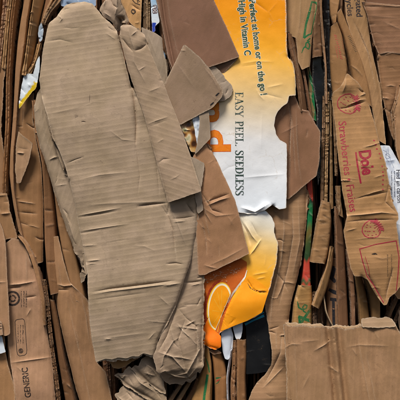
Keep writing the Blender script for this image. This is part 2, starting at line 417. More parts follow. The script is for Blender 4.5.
def text(s, name, body, org, adv, size, mat, up=None, bold=0.0, lift=0.0, xs=1.0, space=1.0, shear=0.0):
    """letters start at org, run along adv (unit vector in layout), up = direction of the letter tops"""
    cu = bpy.data.curves.new(name, 'FONT'); cu.body = body; cu.size = 1; cu.offset = bold; cu.space_character = space; cu.resolution_u = 3; cu.shear = shear
    to = bpy.data.objects.new(name, cu); col.objects.link(to)
    dg = bpy.context.evaluated_depsgraph_get(); me = to.evaluated_get(dg).to_mesh()
    v = np.array([tuple(q.co) for q in me.vertices]); f = [tuple(p.vertices) for p in me.polygons]
    to.evaluated_get(dg).to_mesh_clear(); bpy.data.objects.remove(to); bpy.data.curves.remove(cu)
    tri = []
    for q in f:
        for i in range(1, len(q) - 1): tri.append((q[0], q[i], q[i + 1]))
    a = np.array(adv, float); a /= np.hypot(*a); u = np.array(up if up is not None else (a[1], -a[0]), float); u /= np.hypot(*u)
    V = [tuple(np.array(org) + a * p[0] * size * xs + u * p[1] * size) for p in v]
    for _ in range(4):                                # split long edges so that the letters follow the sheet
        nt2, mid, did = [], {}, False
        def M(i, j):
            k = (min(i, j), max(i, j))
            if k not in mid: mid[k] = len(V); V.append(((V[i][0] + V[j][0]) / 2, (V[i][1] + V[j][1]) / 2))
            return mid[k]
        ln = lambda i, j: math.hypot(V[i][0] - V[j][0], V[i][1] - V[j][1])
        for t in tri:
            lg = [ln(t[0], t[1]) > 1.5, ln(t[1], t[2]) > 1.5, ln(t[2], t[0]) > 1.5]
            if not any(lg): nt2.append(t); continue
            did = True
            p = []
            for q in range(3):
                p.append(t[q])
                if lg[q]: p.append(M(t[q], t[(q + 1) % 3]))
            for q in range(1, len(p) - 1): nt2.append((p[0], p[q], p[q + 1]))
        tri = nt2
        if not did: break
    return decal(s, name, V, tri, mat, lift)

SERIF = {
 'E': (0.66, [([(.16, 0), (.16, 1)], .15), ([(.0, .03), (.58, .03)], .06), ([(.0, .97), (.56, .97)], .06), ([(.16, .51), (.42, .51)], .055), ([(.57, .02), (.60, .24)], .07), ([(.55, .98), (.56, .78)], .07), ([(.42, .40), (.42, .62)], .05)]),
 'A': (0.84, [([(.38, 1), (.70, .02)], .15), ([(.38, .98), (.10, .02)], .055), ([(.18, .34), (.58, .34)], .055), ([(-.02, .03), (.24, .03)], .06), ([(.54, .03), (.86, .03)], .06)]),
 'S': (0.60, [([(.50, .78), (.44, .94), (.28, 1.0), (.12, .92), (.08, .76), (.16, .62), (.34, .50), (.48, .38), (.52, .22), (.44, .07), (.27, .0), (.12, .05), (.05, .22)], [.05, .06, .06, .1, .12, .13, .15, .15, .13, .1, .06, .06, .05]), ([(.51, .98), (.51, .74)], .05), ([(.05, .02), (.05, .26)], .05)]),
 'Y': (0.80, [([(.10, .98), (.39, .46)], .15), ([(.70, .98), (.42, .46)], .055), ([(.40, .50), (.40, .02)], .15), ([(.24, .03), (.56, .03)], .06), ([(-.02, .97), (.26, .97)], .06), ([(.56, .97), (.82, .97)], .06)]),
 'P': (0.66, [([(.16, 0), (.16, 1)], .15), ([(.0, .97), (.34, .97), (.50, .90), (.55, .72), (.48, .55), (.32, .48), (.18, .48)], [.06, .06, .1, .15, .1, .06, .06]), ([(.0, .03), (.34, .03)], .06)]),
 'L': (0.62, [([(.16, 0), (.16, 1)], .15), ([(.0, .03), (.56, .03)], .06), ([(.0, .97), (.34, .97)], .06), ([(.55, .02), (.58, .28)], .07)]),
 'D': (0.80, [([(.16, 0), (.16, 1)], .15), ([(.0, .97), (.36, .97), (.60, .84), (.70, .5), (.60, .16), (.36, .03), (.0, .03)], [.06, .06, .1, .15, .1, .06, .06])]),
 '.': (0.30, [([(.10, .06), (.22, .06)], .13)]), ' ': (0.40, [])}
def serif(s, name, body, org, adv, size, mat, lift=0.0, space=0.06, xs=1.0):
    a = np.array(adv, float); a /= np.hypot(*a); u = np.array((a[1], -a[0])); lst = []; px = 0
    for ch in body:
        wd, st = SERIF[ch]
        for pts, w_ in st:
            lst.append(([tuple(np.array(org) + a * (px + q[0]) * size * xs + u * q[1] * size) for q in pts], np.array(w_) * size if not np.isscalar(w_) else w_ * size))
        px += wd + space
    return strokes(s, name, lst, mat, lift)

# ------------------------------------------------------------------ the packed inside of the bale
def packed_layers():
    rs = np.random.RandomState(11); V, Fc = [], []; attrs = []
    x = -150.0; UV = []
    ys = np.arange(-150, 551, 6.0)
    while x < 550:
        tk = 1.6 + rs.rand() * 1.4; front = -22 - 40 * rs.rand() ** 0.8
        ph = rs.rand(3) * 10
        wob = 2.0 * np.sin(ys / 60 + ph[0] + x * 0.004) + 0.9 * np.sin(ys / 21 + ph[1]) + 0.5 * (rs.rand(len(ys)) - .5)
        fw = front + 3 * np.sin(ys / 37 + ph[2]) + 1.6 * (rs.rand(len(ys)) - .5)
        b0 = len(V)
        for i, yy in enumerate(ys):
            for (xx, dd) in ((x + wob[i], fw[i]), (x + tk + wob[i], fw[i]), (x + tk + wob[i] * 0.6, -112), (x + wob[i] * 0.6, -112)):
                V.append(((xx - 200) * P, -dd * P, (200 - yy) * P + ZC)); UV.append((yy, dd + x))
        for i in range(len(ys) - 1):
            a = b0 + 4 * i; b = a + 4
            for j in range(4): Fc.append((a + j, b + j, b + (j + 1) % 4, a + (j + 1) % 4))
        x += tk + 0.9 + rs.rand() * 2.2
    # the solid heart of the bale behind the loose ends
    b0 = len(V)
    for dd in (-110, -330):
        for xx, yy in ((-155, -155), (555, -155), (555, 555), (-155, 555)): V.append(((xx - 200) * P, -dd * P, (200 - yy) * P + ZC)); UV.append((xx, yy))
    for f in ((0, 3, 2, 1), (4, 5, 6, 7), (0, 1, 5, 4), (1, 2, 6, 5), (2, 3, 7, 6), (3, 0, 4, 7)): Fc.append(tuple(b0 + q for q in f))
    me = bpy.data.meshes.new('packed_cardboard'); me.from_pydata(V, [], Fc); me.materials.append(MAT['kraft'])
    o = bpy.data.objects.new('packed_cardboard', me); col.objects.link(o); o.color = lin((126, 92, 66)) + (1,)
    uvl = me.uv_layers.new(name='sheet')
    for l, dat in zip(me.loops, uvl.data): dat.uv = UV[l.vertex_index]
    tag(o, 'dark layers of flattened cardboard packed edge-on deep inside the bale', 'cardboard', None, 'stuff')
packed_layers()

# ------------------------------------------------------------------ left side: strips and panels
GL = 'boards standing on edge along the left of the bale'
st = [  # left edge, right edge, dl, dr, bulge, colour, label
 ([(-24, -25), (-26, 60)], [(4.5, -25), (3, 0), (1.5, 20), (-1, 60)], -9, -14, 4, BROWN, 'narrow brown board strip cut by the left picture edge in the top corner'),
 ([(7, -25), (5.3, 0), (3.5, 20), (1, 42), (-2, 70)], [(9.5, -25), (8.2, 0), (6.2, 20), (4.2, 42), (2, 70)], -14, -17, 5, (150, 112, 84), 'thinnest brown board edge near the top left corner'),
 ([(11, -25), (9.3, 0), (7, 20), (5, 42), (3, 70)], [(14, -25), (12.6, 0), (10, 20), (8.6, 42), (6, 66)], -11, -16, 5, LIGHT, 'second thin pale board edge from the top left corner'),
 ([(15, -25), (13.6, 0), (11, 20), (9.4, 42), (7.2, 80), (7, 120), (4, 170), (3, 195)], [(20.5, -25), (19, 0), (16.4, 20), (14.2, 42), (11.6, 80), (11, 120), (9, 165), (8.4, 195)], -13, -15, 6, BROWN, 'slender brown board strip running down left of the widest top strip'),
 ([(26, -25), (23.6, 0), (20, 20), (17, 42), (14.6, 70), (13, 110), (10, 150), (9, 175), (13, 205), (18, 230)], [(34, -25), (31.6, 0), (28.4, 20), (26.4, 42), (22, 70), (19, 100), (17, 130), (14.6, 155), (15, 190), (19, 215), (24, 238)], -14, -11, 7, (164, 128, 96), 'long smooth pale strip sweeping from the top edge down the left side'),
 ([(34.5, -25), (33, 0), (30, 20), (27.2, 42), (24.6, 64), (24, 76)], [(47, -25), (44.5, 0), (39.5, 20), (36, 42), (33, 60), (27, 74)], -9, -13, 6, LIGHT, 'creased pale strip beside the upper left edge of the big grey flap'),
]
for i, (l, r, a, b, bu, cc, lb) in enumerate(st):
    R('cardboard_strip', lb, 'cardboard', l, r, a, b, bu, c=cc, group=GL, rough=0.25, crump=((16, 1.3, 9, 0.8, 8) if i == 5 else (9, 0.8, 16, 1.0)),
      cr=([([(26, 45), (35, 48)], -2.2, 1.2), ([(25, 53), (34, 56)], -2.0, 1.0), ([(29, 24), (38, 27)], 1.4, 1.0)] if i == 5 else ()))
# torn board ends curling round the top left of the big flap
R('cardboard_strip', 'dark ragged board edge squeezed between pale strip and big grey flap', 'cardboard', [(46, -25), (45, 0), (40.5, 20), (37.5, 45), (31, 62), (28, 75)], [(58, -25), (54, 0), (45, 22), (42, 45), (38, 62), (31, 77)], -16, -12, 4, c=(132, 98, 70), group=GL, rough=0.6, crump=(14, 1.5, 8, 1.0))
for i, (o1, dd, lb) in enumerate(((0, -5, 'frayed upper board edge curling over the top left of the big flap'), (4.6, -3, 'frayed middle board edge curling over the top left of the big flap'), (9, -1, 'frayed lower board edge touching the top left rim of the big flap'))):
    R('cardboard_strip', lb, 'cardboard', [(54 + o1, -22), (50 + o1, 0), (44 + o1 * .45, 12), (40.5 + o1 * .35, 24)], [(57.5 + o1, -22), (54 + o1, 0), (47 + o1 * .5, 13), (42.3 + o1 * .35, 25)], -13 + i * 2.5, -10 + i * 2.5, 3.5, c=(158, 128, 98), group='frayed edges above the big flap', rough=0.7, th=1.8)
S('plastic_film', 'blue grey plastic film showing above the top of the big flap', 'plastic', [(60, -20), (96, -20), (96, 6), (84, 8), (70, 8), (61, 6)], -6, mat='plastic', colour=(150, 170, 196), nz=2.5, th=0.5, crump=(10, 2, 10, 1.2))
S('plastic_film', 'crumpled grey film wedged against the upper left rim of the big flap', 'plastic', [(39, 26), (41.5, 22), (43.5, 30), (42, 40), (39.5, 42), (38, 34)], -6, mat='plastic', colour=(176, 190, 204), h=0.8, th=0.5, crump=(6, 1.2, 5, 0.8))
S('plastic_bag', 'white plastic bag with yellow rim poking out left of the big flap', 'bag', [(22, 84), (24, 75), (28, 73.5), (33, 74), (36, 62), (39.5, 55), (40, 66), (38, 78), (36, 88), (32, 92), (26, 100), (19, 109), (19, 100)], -3.5, mat='plastic',
  colour=lambda x, y: np.where((((x - 19) * 0.80 + (y - 109) * 0.62) > -3.4 - 0.35 * np.maximum(0, x - 30))[:, None] & (y > 82)[:, None], np.array(lin((222, 186, 8))), np.array(lin((222, 230, 236)))), h=0.8, th=0.5, nz=1.5, crump=(12, 1.6, 9, 1.0, 70), rough=0.3)
R('cardboard_strip', 'short curled brown strip above the white plastic bag', 'cardboard', [(36, 44), (33, 60), (27, 72)], [(42, 44), (39, 56), (35, 66), (29, 75)], -12, -8, 3, c=LIGHT, rough=0.4)
# wide panels, middle left
S('cardboard_sheet', 'wide brown panel with a pale dent below the yellow rimmed bag', 'cardboard', [(19, 104), (34, 92), (33, 120), (37, 145), (41, 165), (43, 200), (43, 262), (36, 264), (28, 252), (22, 238), (17, 215), (14.5, 190), (14, 160), (17, 130)], -10, c=BROWN, fl=88,
  cr=[([(16, 201), (36, 204)], 1.8, 1.2), ([(17, 212), (38, 214)], -1.6, 1.4), ([(22, 128), (24, 104)], -1.2, 1), ([(18, 222), (30, 226)], -1.2, 1.2), ([(43, 150), (43, 262)], -5, 3, False)], crump=(14, 1.3, 14, 1.0, 5), nz=1.5)
S('cardboard_flap', 'small torn pointed flap hanging over the wide brown left panel', 'cardboard', [(18.5, 131), (24, 137), (33, 143.5), (30, 158), (20.5, 183), (16.5, 183.5), (15, 170), (16, 145)], -4, c=(168, 132, 98), fl=86, rough=0.3, tilt=(0.05, -0.03), th=2.0, h=1.1, cr=[([(19, 133), (33, 144)], 0.9, 1.0)], crump=(5, 0.8, 10, 1))
R('cardboard_strip', 'long thin board between two dark gaps left of the big flap', 'cardboard', [(33, 100), (36, 130), (42, 160), (43.5, 200), (44, 240), (46, 270), (50, 295)], [(37, 100), (41, 135), (49, 165), (53, 195), (56, 225), (58, 250), (62, 292)], -12, -13, 6, c=(158, 120, 88), crump=(14, 1.2, 10, 1.0, 5), cr=[([(44, 210), (54, 211)], -1.8, 1.3), ([(45, 226), (56, 224)], 1.5, 1.0), ([(46, 262), (58, 262)], -1.4, 1.0)])
R('cardboard_strip', 'curved board hugging the lower side flap of the big grey flap', 'cardboard', [(44, 148), (50, 170), (54, 195), (57, 225), (61, 250), (68, 280), (74, 300)], [(50, 150), (57, 175), (64, 205), (70, 230), (77, 255), (83, 280), (88, 305)], -12, -10, 5, c=(164, 128, 94), crump=(12, 1.2, 10, 1.0, 10))
# far left
S('cardboard_sheet', 'brown board end with frayed corner cut by the left picture edge', 'cardboard', [(-25, 52), (-2, 53), (2, 57), (5.5, 62), (6, 66), (4, 80), (2, 110), (1, 130), (5, 160), (7, 192), (-2, 194), (-25, 192)], -9, c=(152, 112, 76), fl=88, rough=0.4, cr=[([(-3, 57), (2, 64)], 1.6, 1.1), ([(-8, 64), (4, 64)], -1.4, 1.0), ([(-6, 118), (0, 128)], -3, 1.5)], crump=(8, 1.2, 12, 1))
S('cardboard_sheet', 'small scuffed brown board with bent lip above the recycling box', 'cardboard', [(-25, 193), (7, 193.5), (9, 205), (13, 222), (17, 238.5), (5, 239.5), (-25, 238)], -6, c=(158, 118, 80), fl=86, rough=0.5, cr=[([(-6, 196), (8, 195)], 1.3, 1.2), ([(0, 214), (11, 213)], 2.2, 1.4), ([(-2, 222), (3, 238)], -2, 1.5)], crump=(8, 1.5, 10, 1.1), tilt=(0, -0.05))
S('cardboard_sheet', 'plain brown panel with straight right edge cut by the left picture edge', 'cardboard', [(-25, 222), (0, 222), (3, 230), (5.5, 241), (7.3, 280), (8.6, 300), (10.2, 334), (6, 336), (1, 334.5), (-25, 334)], 3, c=(168, 128, 94), fl=88, cr=[([(-10, 283), (7, 282)], 1.0, 1.0)], nz=1.2)
lp = S('cardboard_sheet', 'brown panel with clipped lettering under the plain left edge panel', 'cardboard', [(-25, 330), (4, 330), (5, 350), (8, 365), (14, 385), (18, 425), (-25, 425)], -2.5, c=(160, 118, 78), fl=88, nz=1.0)
S('paper_label', 'small white paper label at the left picture edge below the panel', 'label', [(-12, 335), (2, 336), (4.5, 348), (6, 352), (1, 353.5), (-12, 355)], 1.5, mat='paper', colour=(214, 222, 230), th=0.4, h=1.0, nz=0.8)
bx = S('cardboard_box', 'flattened brown box printed GENERIC with a recycling mark', 'box', [(6, 243), (12, 238), (20, 240), (27, 250), (33, 268), (41, 285), (43.5, 300), (45, 320), (48, 340), (51, 356), (53, 375), (58, 425), (18, 425), (14, 385), (10.5, 364), (7, 330), (5, 290)], -4, c=(172, 132, 100), fl=88, th=2.6,
   cr=[([(6, 285), (20, 284), (37, 281)], 2.2, 1.6), ([(6, 289), (22, 287)], -2.0, 1.5), ([(24, 298), (37, 296)], -1.8, 1.1), ([(26, 250), (27, 283)], 1.0, 1.4), ([(9, 363), (30, 360), (53, 357)], 1.6, 1.2), ([(33, 268), (42, 285), (46, 320), (53, 375), (58, 425)], -5, 3.5, False)], bumps=[(30, 385, 2.5, 18)], crump=(10, 0.7, 12, 1.0))
BK = ink((36, 30, 30), (160, 122, 90), 0.35)
def ring(cx, cy, r, n=28, sx=1.0, a0=0, a1=2 * math.pi): return [(cx + sx * r * math.cos(a0 + (a1 - a0) * i / n), cy + r * math.sin(a0 + (a1 - a0) * i / n)) for i in range(n + 1)]
o_ = [(ring(12.6, 298.4, 6.6), 2.0)]
for k in range(3):
    a = k * 2 * math.pi / 3 + 0.4; q = [(12.6 + 3.0 * math.cos(a + t), 298.4 + 3.0 * math.sin(a + t)) for t in (0, 0.5, 1.0, 1.35)]
    o_.append((q, 1.5)); o_.append(([q[-1], (12.6 + 3.0 * math.cos(a + 1.9), 298.4 + 3.0 * math.sin(a + 1.9))], [2.6, 0.2]))
strokes(bx, 'printed_recycling_mark', o_, BK)
small = []
rs_ = np.random.RandomState(5)
def scribble(x0, y0, x1, y1, rows, hgt):          # unreadable small print: broken little strokes running upwards
    out = []
    for rr in range(rows):
        xx = x0 + (x1 - x0) * rr / max(1, rows - 1); yy = y0
        while yy < y1 - 1:
            ln = 0.5 + rs_.rand() * 1.3
            out.append(([(xx - hgt / 2 + rs_.rand() * .3, yy), (xx + hgt / 2 - rs_.rand() * .6, yy + ln * 0.3 * rs_.rand())], 0.35)); 
            if rs_.rand() < .5: out.append(([(xx + (rs_.rand() - .5) * hgt, yy), (xx + (rs_.rand() - .5) * hgt, yy + ln)], 0.32))
            yy += ln
    return out
strokes(bx, 'printed_small_text', scribble(21.4, 291, 26.4, 308, 3, 1.2), ink((50, 42, 40), (160, 122, 90), 0.5))
rr = [(15, 322), (16, 320), (18, 319.4), (22.5, 318.8), (24.2, 320), (24.8, 323), (26.8, 350), (26.4, 353.5), (24.5, 355.2), (19.5, 356), (17.6, 354.5), (16.8, 351), (15, 322)]
strokes(bx, 'printed_frame', [(rr, 0.6)], BK)
strokes(bx, 'printed_small_text', scribble(18, 325, 23, 344, 3, 1.1) + [(ring(20.8, 350.6, 1.9), 0.7), (ring(20.8, 350.6, 0.6), 0.7)], ink((50, 42, 40), (160, 122, 90), 0.5))
text(bx, 'printed_lettering', 'GENERIC', (31.4, 397.0), (-0.13, -1), 8.6, BK, bold=0.022, xs=0.86)
strokes(lp, 'printed_lettering', [([(-8, 324 + 8), (2.4, 331)], 1.0), ([(2.2, 331), (2.8, 336)], 0.9), ([(-1, 331.6), (-0.6, 336)], 0.9)], BK)
strokes(S('cardboard_sheet', 'sliver of printed board beside the plain left edge panel', 'cardboard', [(-25, 318), (-1, 320), (1.8, 322), (3, 335), (-25, 337)], 6.2, c=(172, 134, 102), th=1.6, fl=88, nz=0.4), 'printed_lettering', [([(-0.9, 323), (1.6, 323.8)], 0.7), ([(-2, 326.2), (2.0, 326)], 0.7), ([(-2, 329), (2.0, 328.6)], 0.7), ([(-1.6, 323), (-1.4, 329)], 0.7)], BK)
# curved loose strip, and the dark strips right of the printed box
R('cardboard_strip', 'thin curled strip arching from the brown panel down beside the printed box', 'cardboard', [(17, 236), (24, 244), (29.5, 256), (34, 270), (37, 282), (41, 300), (43, 325)], [(22, 236), (28.5, 244), (34.5, 256), (39.5, 270), (42.5, 282), (45.6, 300), (46.6, 325)], -3, -9, 5, c=(168, 132, 100), rough=0.4, th=2.0)
R('cardboard_strip', 'dark ragged board edge running down right of the printed box', 'cardboard', [(40, 280), (43.5, 300), (46, 325), (48.5, 350), (53, 380), (58, 425)], [(46, 280), (48.6, 300), (51, 325), (54, 350), (58, 380), (63, 425)], -14, -9, 3, c=(120, 90, 64), rough=0.8, crump=(24, 1.8, 6, 0.9))
R('cardboard_strip', 'narrow shadowed board next to the ragged edge near the bottom left', 'cardboard', [(47, 300), (53, 330), (57, 360), (63, 395), (68, 425)], [(55, 300), (61, 330), (66, 360), (75, 395), (82, 425)], -16, -12, 5, c=(132, 98, 70), crump=(12, 1.6, 9, 1.0))
W = S('cardboard_sheet', 'tall brown folded panel with scuffed crease left of the big flap bottom', 'cardboard', [(47, 238), (58, 236), (64, 262), (70, 282), (80, 292), (88, 300), (92, 340), (98, 364), (106, 372), (112, 400), (116, 425), (86, 425), (74, 385), (66, 350), (58, 315), (52, 285), (48, 262)], -7, c=(158, 118, 82), fl=86, th=2.6,
   cr=[([(56, 284), (64, 286), (72, 285), (79, 292)], 2.2, 1.1), ([(55, 290), (70, 290)], -1.5, 1.2), ([(58, 262), (62, 290)], -1.2, 1.0), ([(47, 238), (48, 262), (52, 285), (58, 315), (66, 350), (74, 385), (86, 425)], -9, 4, False), ([(66, 295), (78, 345), (94, 420)], -1.4, 1.6), ([(80, 292), (86, 315), (90, 345)], 1.4, 1.0)], crump=(10, 0.8, 20, 1.3, 78), bumps=[(70, 330, 3, 22)])
for i, (x0, x1, lb) in enumerate(((102, 106.5, 'first dark board edge below the torn bottom of the big flap'), (106.5, 110, 'second dark board edge below the torn bottom of the big flap'), (110, 114.5, 'third dark board edge below the torn bottom of the big flap'))):
    R('cardboard_strip', lb, 'cardboard', [(x0, 352), (x0 + 2, 380), (x0 + 4, 425)], [(x1, 352), (x1 + 2, 380), (x1 + 5, 425)], -15 - 2 * i, -20, 5, c=(122, 84, 58), rough=0.5)
S('cardboard_flap', 'orange brown torn strip just under the torn bottom edge of the big flap', 'cardboard', [(108, 352), (140, 348), (139, 358), (126, 366), (117, 368.5), (112.5, 367), (110, 361)], -4, c=(178, 132, 84), fl=5, rough=0.6, th=2.0, cr=[([(114, 357), (115, 368)], -1.6, 1.0)], crump=(6, 1, 8, 1))

# ------------------------------------------------------------------ the big grey flap and its neighbours
A = S('cardboard_flap', 'largest smooth grey brown cardboard flap with horizontal creases and torn bottom edge', 'cardboard',
  [(61, 8), (66, 4), (72, 2.2), (84, 1), (92, 3.2), (98, 10), (103, 17), (110, 22), (116.5, 30), (119.5, 40), (123, 54), (127.4, 72), (131, 86), (136, 94), (141, 96), (150, 108), (163, 145), (178, 183), (201, 193), (199.5, 212), (196.5, 231), (191, 260), (183, 284), (177, 303), (168, 323), (158, 340), (154, 356), (147, 354), (143, 353.2), (138, 356.5), (132, 356), (126, 358.5), (118, 357.4), (112, 359.5), (105, 358.5), (96, 362), (92, 340), (89.5, 315), (88, 290), (87.4, 271), (84, 252), (79, 226), (75, 205), (70, 181), (66, 168), (60, 152), (53, 138), (49, 121), (44, 104), (40.5, 92), (39, 78), (41, 62), (43.5, 45), (46.5, 30), (49, 22), (56, 17)],
  12, c=GREY, fl=9, h=1.35, th=2.6, rough=0.22, nz=1.5,
  cr=[([(76, 216), (95, 212.5), (123, 207.5)], 1.4, 1.0), ([(76, 218), (97, 214.5), (118, 211)], -1.0, 1.1), ([(77, 231.5), (100, 228), (130, 223.5)], 1.2, 1.0), ([(77, 234), (100, 230)], -0.7, 1.1),
      ([(84, 205), (120, 203), (150, 202), (172, 201)], 0.9, 2.2), ([(136, 206.5), (150, 204.5), (168, 203)], -2.4, 1.0), ([(82, 179), (100, 175), (128, 172)], 0.9, 1.2), ([(80, 246), (98, 245)], 1.0, 0.9), ([(87, 261), (101, 259.5)], 1.3, 0.9),
      ([(92, 292), (110, 288.5), (150, 283.5), (178, 280)], -3.2, 1.1, True), ([(90, 294.6), (110, 291), (150, 286), (181, 282.5)], 1.6, 0.9), ([(92, 300), (120, 296), (150, 292)], -0.7, 1.0), ([(98, 339), (120, 336), (150, 332)], 0.6, 1.2), ([(104, 339), (112, 338.6)], 1.0, 0.8), ([(148, 340), (155, 332)], 1.0, 0.9),
      ([(129, 70), (134.6, 104), (136.4, 124), (136, 145)], -5.5, 1.6), ([(137, 122), (136, 140), (138, 160), (140, 176), (138, 196)], -1.3, 0.9), ([(135.5, 130), (136, 160)], -0.6, 0.7), ([(155, 150), (158, 178), (160, 200)], -1.1, 1.0),
      ([(160, 204), (168, 216), (173, 230), (175, 246), (177, 262)], -3.0, 1.4), ([(164, 203), (168, 214), (169, 203)], -2.2, 1.2), ([(172, 219), (184, 218), (196, 216)], -1.8, 1.1), ([(173, 222), (186, 221)], 1.3, 1.0), ([(171, 208), (180, 230), (186, 246)], 1.1, 1.0), ([(186, 203), (191, 210), (195, 215)], -2.8, 1.0), ([(187, 202), (193, 198), (198, 196)], 2.0, 1.0),
      ([(165, 264), (176, 263), (184, 264.5)], -1.6, 0.9), ([(162, 286), (174, 284), (181, 283)], 1.5, 1.0), ([(175, 240), (176, 258)], 0.9, 1.0), ([(158, 295), (170, 306)], 0.7, 1.0),
      ([(61, 8), (66, 4), (84, 1), (92, 3.2), (98, 10), (110, 22), (116, 30)], -7, 4.5, False), ([(61, 8), (49, 22), (46.5, 30), (43, 45), (39, 78), (41, 95)], -7, 4.5, False), ([(119, 38), (127, 72), (131, 88)], -5, 4, False),
      ([(58, 17), (64, 9), (70, 8)], -1.8, 1.1), ([(57, 14), (62, 19), (59, 23)], 1.6, 1.0), ([(104, 19), (108, 27), (116, 32)], -1.8, 1.2), ([(106, 33), (116, 40)], 1.0, 1.0),
      ([(49, 121), (57, 148), (64, 166)], -2.4, 1.0), ([(86, 262), (84, 252), (79, 226), (75, 205), (70, 181)], -3, 2.5, False), ([(75, 118), (79, 116)], -0.6, 0.8), ([(82, 122), (86, 122.4)], -0.6, 0.7), ([(90, 96), (90.4, 103)], -0.5, 0.6),
      ([(200, 193), (196.5, 231), (191, 260), (177, 303), (158, 340), (154, 356)], -4.0, 2.5, False), ([(137, 97), (150, 108), (178, 183)], -3, 4, False)],
  bumps=[(95, 130, 6, 75), (120, 300, 4, 60), (184, 230, 2, 16), (145, 125, -1.5, 10)], kinks=[([(20, 224), (260, 192)], 0.02), ([(20, 304), (260, 272)], -0.07)], crump=(34, 0.55, 22, 0.9, -6), wear=0.45)
for q_ in (([(81.5, 122), (84, 121.6), (86.4, 122.2)], [0.2, 0.9, 0.3]), ([(75.4, 118), (78.6, 116.6)], [0.2, 0.6, 0.2]), ([(90.2, 95), (90, 103)], [0.15, 0.5, 0.15]), ([(136, 206.8), (146, 205.4), (157, 203.8)], [0.1, 0.8, 0.2])):
    strokes(A, 'scuff_mark', [q_], ink((84, 66, 54), (150, 126, 102), 0.6))
S('torn_ply', None, None, [(98, 350), (153, 343), (154.5, 357.5), (147, 356.2), (143, 355.6), (138, 359), (132, 358), (127, 361), (118, 359.4), (113, 362), (105, 360.2), (97.5, 362.6)], 10.4, c=(192, 166, 136), parent=A.o, kref=11, fl=9, th=0.6, h=1.0, rough=1.1, nz=0.6, sm=0, wear=0.8, crump=(8, 0.6, 6, 0.8), tilt=(0, -0.12))
fl_ = S('side_flap', None, None, [(40.5, 88), (45, 104), (50, 121), (54, 139), (61, 153), (67, 168), (71, 181), (76, 205), (80, 226), (85, 252), (88, 271), (86, 276), (83.5, 268), (79, 262), (74, 251), (68, 236), (60, 212), (52, 188), (45.5, 165), (39, 146), (34, 124), (33, 108), (36, 93)], 6, c=(168, 145, 119), parent=A.o, fl=70, h=1.1, th=2.2, kref=10, rough=0.3, nz=1.0,
   cr=[([(43, 95), (45, 110), (53, 140), (60, 158), (70, 186)], 2.4, 1.2), ([(47, 124), (51, 140), (58, 160), (60, 172)], -2.2, 1.0), ([(40, 92), (42, 118), (46, 140), (53, 160)], 1.0, 1.0), ([(36, 93), (33, 108), (34, 124), (39, 146), (52, 188), (68, 236), (80, 264)], -7, 3.5, False), ([(55, 186), (67, 184)], 0.9, 0.9), ([(63, 174), (68, 176), (69, 182)], 2.0, 0.9), ([(62, 208), (67, 214), (71, 226)], -2.0, 0.9), ([(63, 210), (68, 222), (75, 244)], 1.6, 0.9), ([(70, 235), (76, 246), (82, 262)], -1.6, 0.9)], crump=(14, 1.0, 9, 0.8))
for k_, (o1, o2) in enumerate(((0.0, 0), (2.3, -1.6), (4.3, -3.2))):
    R('torn_ply', None, None, [(42.4 + o1, 98), (44.6 + o1, 112), (49.4 + o1 * .8, 128), (53.4 + o1 * .7, 142), (58 + o1 * .6, 156), (63.4 + o1 * .3, 170 + o2)], [(43.6 + o1, 98), (46.6 + o1, 112), (51.4 + o1 * .8, 128), (55.2 + o1 * .7, 142), (60.2 + o1 * .6, 156), (64.4 + o1 * .3, 170 + o2)], 9 + o2 * 0.4, 8 + o2 * 0.4, 2.0, deep=False, lean=0, parent=A.o, kref=10, c=(170, 146, 118), th=0.7, rough=0.5, crump=None, nz=0.6)
S('paper_scrap', 'ragged scrap of torn liner beside the big flap left edge low down', 'cardboard', [(73, 240), (79, 246), (85, 254), (88.5, 263), (88, 270), (85, 280), (81, 284), (80, 274), (83, 268), (79, 258), (74, 250)], 5.0, c=(150, 128, 104), th=1.0, rough=1.0, h=0.9, nz=2.2, crump=(14, 1.8, 6, 0.8))
E = S('cardboard_flap', 'small crumpled grey ear of board with dark fold beside the big flap top', 'cardboard', [(99, 10), (102, 4), (106, 0), (110, -12), (118, -12), (121, 3), (125, 11), (128.5, 20), (126, 24), (121.5, 22.5), (120.5, 29), (117, 31), (112, 22), (104, 17)], 7, c=(164, 140, 116), fl=60, h=0.9, rough=0.3, th=2.0,
   cr=[([(107, -8), (113, 5), (117, 8), (117.5, 2)], -2.6, 1.2), ([(117, -8), (117, 8), (115, 16)], 2.6, 1.2), ([(116, 16), (120, 20), (119, 29)], -5.5, 2.0), ([(121, 16), (125, 21)], -5, 1.5), ([(103, 12), (112, 18)], 1.5, 1.2)], bumps=[(119.5, 20, -5, 3.0), (110, 8, 1.5, 7)], kinks=[([(117, 20), (116, -20)], -0.5), ([(100, 14), (116, 20)], -0.5)], crump=(14, 1.1, 9, 0.9))
